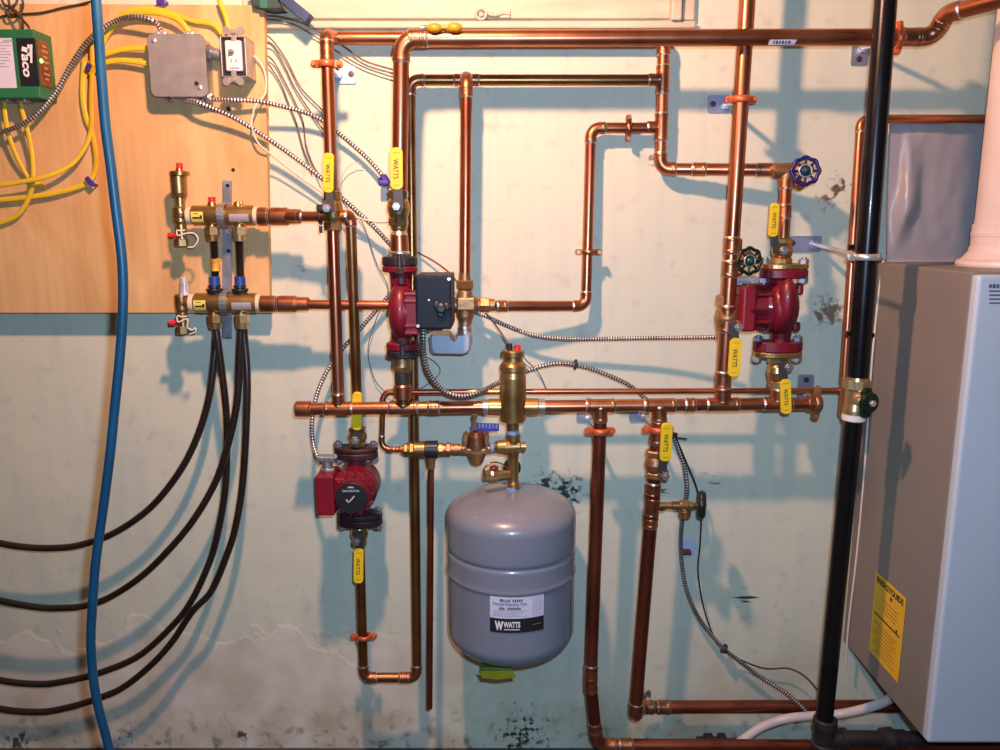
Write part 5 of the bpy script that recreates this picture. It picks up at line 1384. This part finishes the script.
wire('second brown wire sagging beside the left riser top', [(254, 18, .026), (275, 20, .028), (295, 25, .026), (316, 37, W_), (338, 52, W_), (352, 61, W_), (366, 68, W_), (380, 73, W_), (396, 78, W_)], .0015)
wire('grey wire running from the riser valve to the mixing valve', [(408, 246, W_), (418, 252.5, W_), (432, 260, .02), (445, 269, .03), (455, 279, .05), (462, 290, .06)], .0018)
wire('thin grey wire looping behind the middle pump', [(330, 170, W_), (344, 200, W_), (362, 222, W_), (376, 262, W_), (388, 290, W_), (376, 320, W_), (368, 350, W_), (374, 378, W_), (386, 392, W_), (402, 396, W_), (425, 386, W_), (440, 372, W_), (432, 360, W_), (416, 354, W_)], .0010, wire_grey)
wire('black wire dropping to the air separator\'s black cap', [(486, 313, .04), (495, 324, .06), (502, 334, .10), (509.5, 345, .146)], .0018, wire_grey)
wire('grey wire slanting down right of the air separator', [(519, 350, .03), (527, 361, W_), (538, 372, W_), (547, 390, W_)], .0011, wire_grey)
wire('black wire beside the armoured cable down to the floor tee', [(662, 416, .07), (674, 434, .08), (688, 466, .07), (697, 489, .06), (701, 516, .05), (700, 545, .03), (698, 570, .02), (702, 600, .02), (711, 630, .02), (724, 650, .032), (741, 660, .02), (765, 668.5, .02), (789, 668.5, .03), (807, 678, .05), (822, 696, .08)], .0017, black_rubber)
wire('white wire hanging off the plywood edge to the left riser', [(254, 56, e + .01), (260, 62, e + .012), (264, 70, .06), (266, 80, .06), (265, 94, .06), (256, 105, .075), (252.5, 117, .075), (252, 128, .075), (259, 144, .07), (276, 158, .05), (302, 178, .04), (322, 192, .04), (343, 211, .045), (361, 218.5, .05), (380, 222, .06), (393, 221, .08)], .0019, wire_white)
wire('pale cream wire running down the wall between black pipe and boiler', [(884, 255, .03), (878, 300, .035), (872, 360, .04), (868, 420, .04), (862, 500, .04), (855, 570, .04), (848, 630, .035), (846, 668, .03)], .0022, wire_white)
wire('loose white wire curl left of the pump riser valve', [(362, 166, W_), (356, 163, .02), (347, 168, .02), (341, 180, W_), (341, 194, W_), (347, 203, W_)], .0010, wire_white)
wire('dark wire along the top edge of the plywood', [(-10, 20, e + .004), (10, 15, e + .004), (40, 13, e + .004), (62, 8, e + .004), (90, 2, e + .004), (110, -6, e + .004)], .0022, mat('dark_brown_wire', (.07, .03, .015), 0, .5))
wire('dark wire dipping into the relay box top', [(8, -8, e + .02), (10, 6, e + .02), (18, 15, e + .03), (28, 26, e + .04), (29, 32, e + .04)], .0022, mat('dark_brown_wire', (.07, .03, .015), 0, .5))
wire('dark wire curled above the relay box', [(18, -8, e + .01), (16, 4, e + .02), (8, 10, e + .02), (10, 17, e + .02), (20, 14, e + .02), (23, 4, e + .01), (20, -8, e + .01)], .0022, mat('dark_brown_wire', (.07, .03, .015), 0, .5))
wire('second dark wire above the relay box', [(0, -6, e + .01), (4, 4, e + .012), (12, 8, e + .012), (22, 18, e + .012), (23, 32, e + .02)], .0022, mat('dark_brown_wire', (.07, .03, .015), 0, .5))
def zip_(label, c, s, d):
    b = MB(); b.torus(P(c[0], c[1], s), d, .0085, .0028, 20, 8); b.box(P(c[0], c[1], s) + FR * .010, (.008, .008, .008), bev=.001)
    tag(build('cable_tie', b, black_plastic), label, 'cable tie', 'black cable ties')
zip_('black cable tie where the wires cross low on the wall', (724, 648.5), .03, (.8, 0, -.6))
zip_('black cable tie on the armoured cable right of the air separator', (575.5, 364.5), .078, (1, 0, -.1))
b = MB(); b.torus(P(673, 436, .068), (.5, 0, -.85), .0085, .0028, 20, 8); b.tube([P(673, 437, .076), P(687, 439, .09)], .0016, 6)
tag(build('cable_tie', b, black_plastic), 'black cable tie with a long tail beside the yellow lever', 'cable tie', 'black cable ties')
b = MB(); b.torus(P(320.5, 217, .125), X, .0125, .003, 20, 8); b.box(P(320, 208, .135), (.012, .010, .014), bev=.002); b.tube([P(320.5, 226, .13), P(321, 233, .13)], .003, 8)
tag(build('cable_tie', b, black_plastic), 'dark clip around the upper manifold pipe beside the riser valve', 'cable tie', 'black cable ties')

# ================================================================== BLUE HOSE AND TOP TOOL
HS = .56
cable('blue_hose', 'long blue hose hanging down in front of the plywood and tubes', 'hose', [(70, -190, HS), (84, -90, HS), (92, -30, HS), (96, 0, HS), (99, 42, HS), (102, 84, HS), (105.5, 126, HS), (111, 168, HS), (116, 210, HS), (122, 260, HS), (123, 305, HS), (120, 355, HS), (115, 405, HS), (110, 455, HS), (103, 510, HS), (96, 560, HS), (92.5, 605, HS), (91, 648, HS), (96, 696, HS), (108, 744, HS), (118, 790, HS), P(124, 840, HS) , V((P(126, 860, HS).x + .01, -HS - .02, .05)), V((P(126, 860, HS).x + .04, -HS - .08, .0085)), V((P(126, 860, HS).x + .15, -HS - .25, .0083)), V((P(126, 860, HS).x + .30, -HS - .45, .0083))], .0066, hose_blue, n=18, step=8)
o = empty('blue_tool', P(285, 20, .04), 'blue and dark teal plastic tool tucked at the top by the window', 'tool')
b = MB(); slabp(b, P(276, -8, .06), P(310, 20, .06), 9.5 * u1, .026, 0, False); build('blue_handle', b, bracket_blue, o)
b = MB(); b.prism(P(270, 0, .03), X, Z, [(-15 * u1, 10 * u1), (-12 * u1, -11 * u1), (4 * u1, -14 * u1), (18 * u1, -13 * u1), (9 * u1, 2 * u1), (8 * u1, 10 * u1)], .04, 0, .002); build('tool_body', b, bracket_dark, o)
b = MB(); b.prism(P(262, 0, .072), X, Z, [(-3 * u1, 10 * u1), (-2 * u1, -8 * u1), (6 * u1, -8 * u1), (7 * u1, 10 * u1)], .004, 0, .0006); build('tool_rib', b, mat('mid_teal', (.02, .16, .13), 0, .45), o)

# ================================================================== CAMERA, LIGHT, WORLD
cam = bpy.data.cameras.new('camera'); co = bpy.data.objects.new('camera', cam); COL.objects.link(co)
co.location = CAM; co.rotation_euler = (PI / 2 - PITCH, 0, 0)
cam.sensor_fit = 'HORIZONTAL'; cam.sensor_width = 36; cam.lens = F * 36 / 1000; cam.clip_start = .02
scene.camera = co

def light(name, typ, loc, energy, col, **k):
    l = bpy.data.lights.new(name, typ); l.energy = energy; l.color = col
    for a, v in k.items(): setattr(l, a, v)
    ob = bpy.data.objects.new(name, l); COL.objects.link(ob); ob.location = loc; return ob
BULB = light('ceiling_bulb', 'POINT', LB, BULB_W, BULB_C, shadow_soft_size=.03)
FL = light('camera_flash', 'AREA', (.035, -D + .02, CZ + .05), FLASH_W, FLASH_C, shape='DISK', size=.03)
FL.rotation_euler = (PI / 2 - PITCH, 0, 0)
w = bpy.data.worlds.new('world'); scene.world = w; w.use_nodes = True
N, L = w.node_tree.nodes, w.node_tree.links
tcw = N.new('ShaderNodeTexCoord'); sxw = N.new('ShaderNodeSeparateXYZ'); L.new(tcw.outputs['Generated'], sxw.inputs[0])
mrw = N.new('ShaderNodeMapRange'); mrw.inputs['From Min'].default_value = -.1; mrw.inputs['From Max'].default_value = .9; L.new(sxw.outputs['Z'], mrw.inputs['Value'])
mxw = N.new('ShaderNodeMix'); mxw.data_type = 'RGBA'; mxw.inputs[6].default_value = (*WORLD, 1); mxw.inputs[7].default_value = (*WORLD_UP, 1)
L.new(mrw.outputs[0], mxw.inputs[0]); L.new(mxw.outputs[2], N['Background'].inputs[0])
N['Background'].inputs[1].default_value = 1.0
vs = scene.view_settings
vs.view_transform = 'Standard'; vs.look = 'None'; vs.exposure = 0.0; vs.gamma = 1.0; vs.use_curve_mapping = False
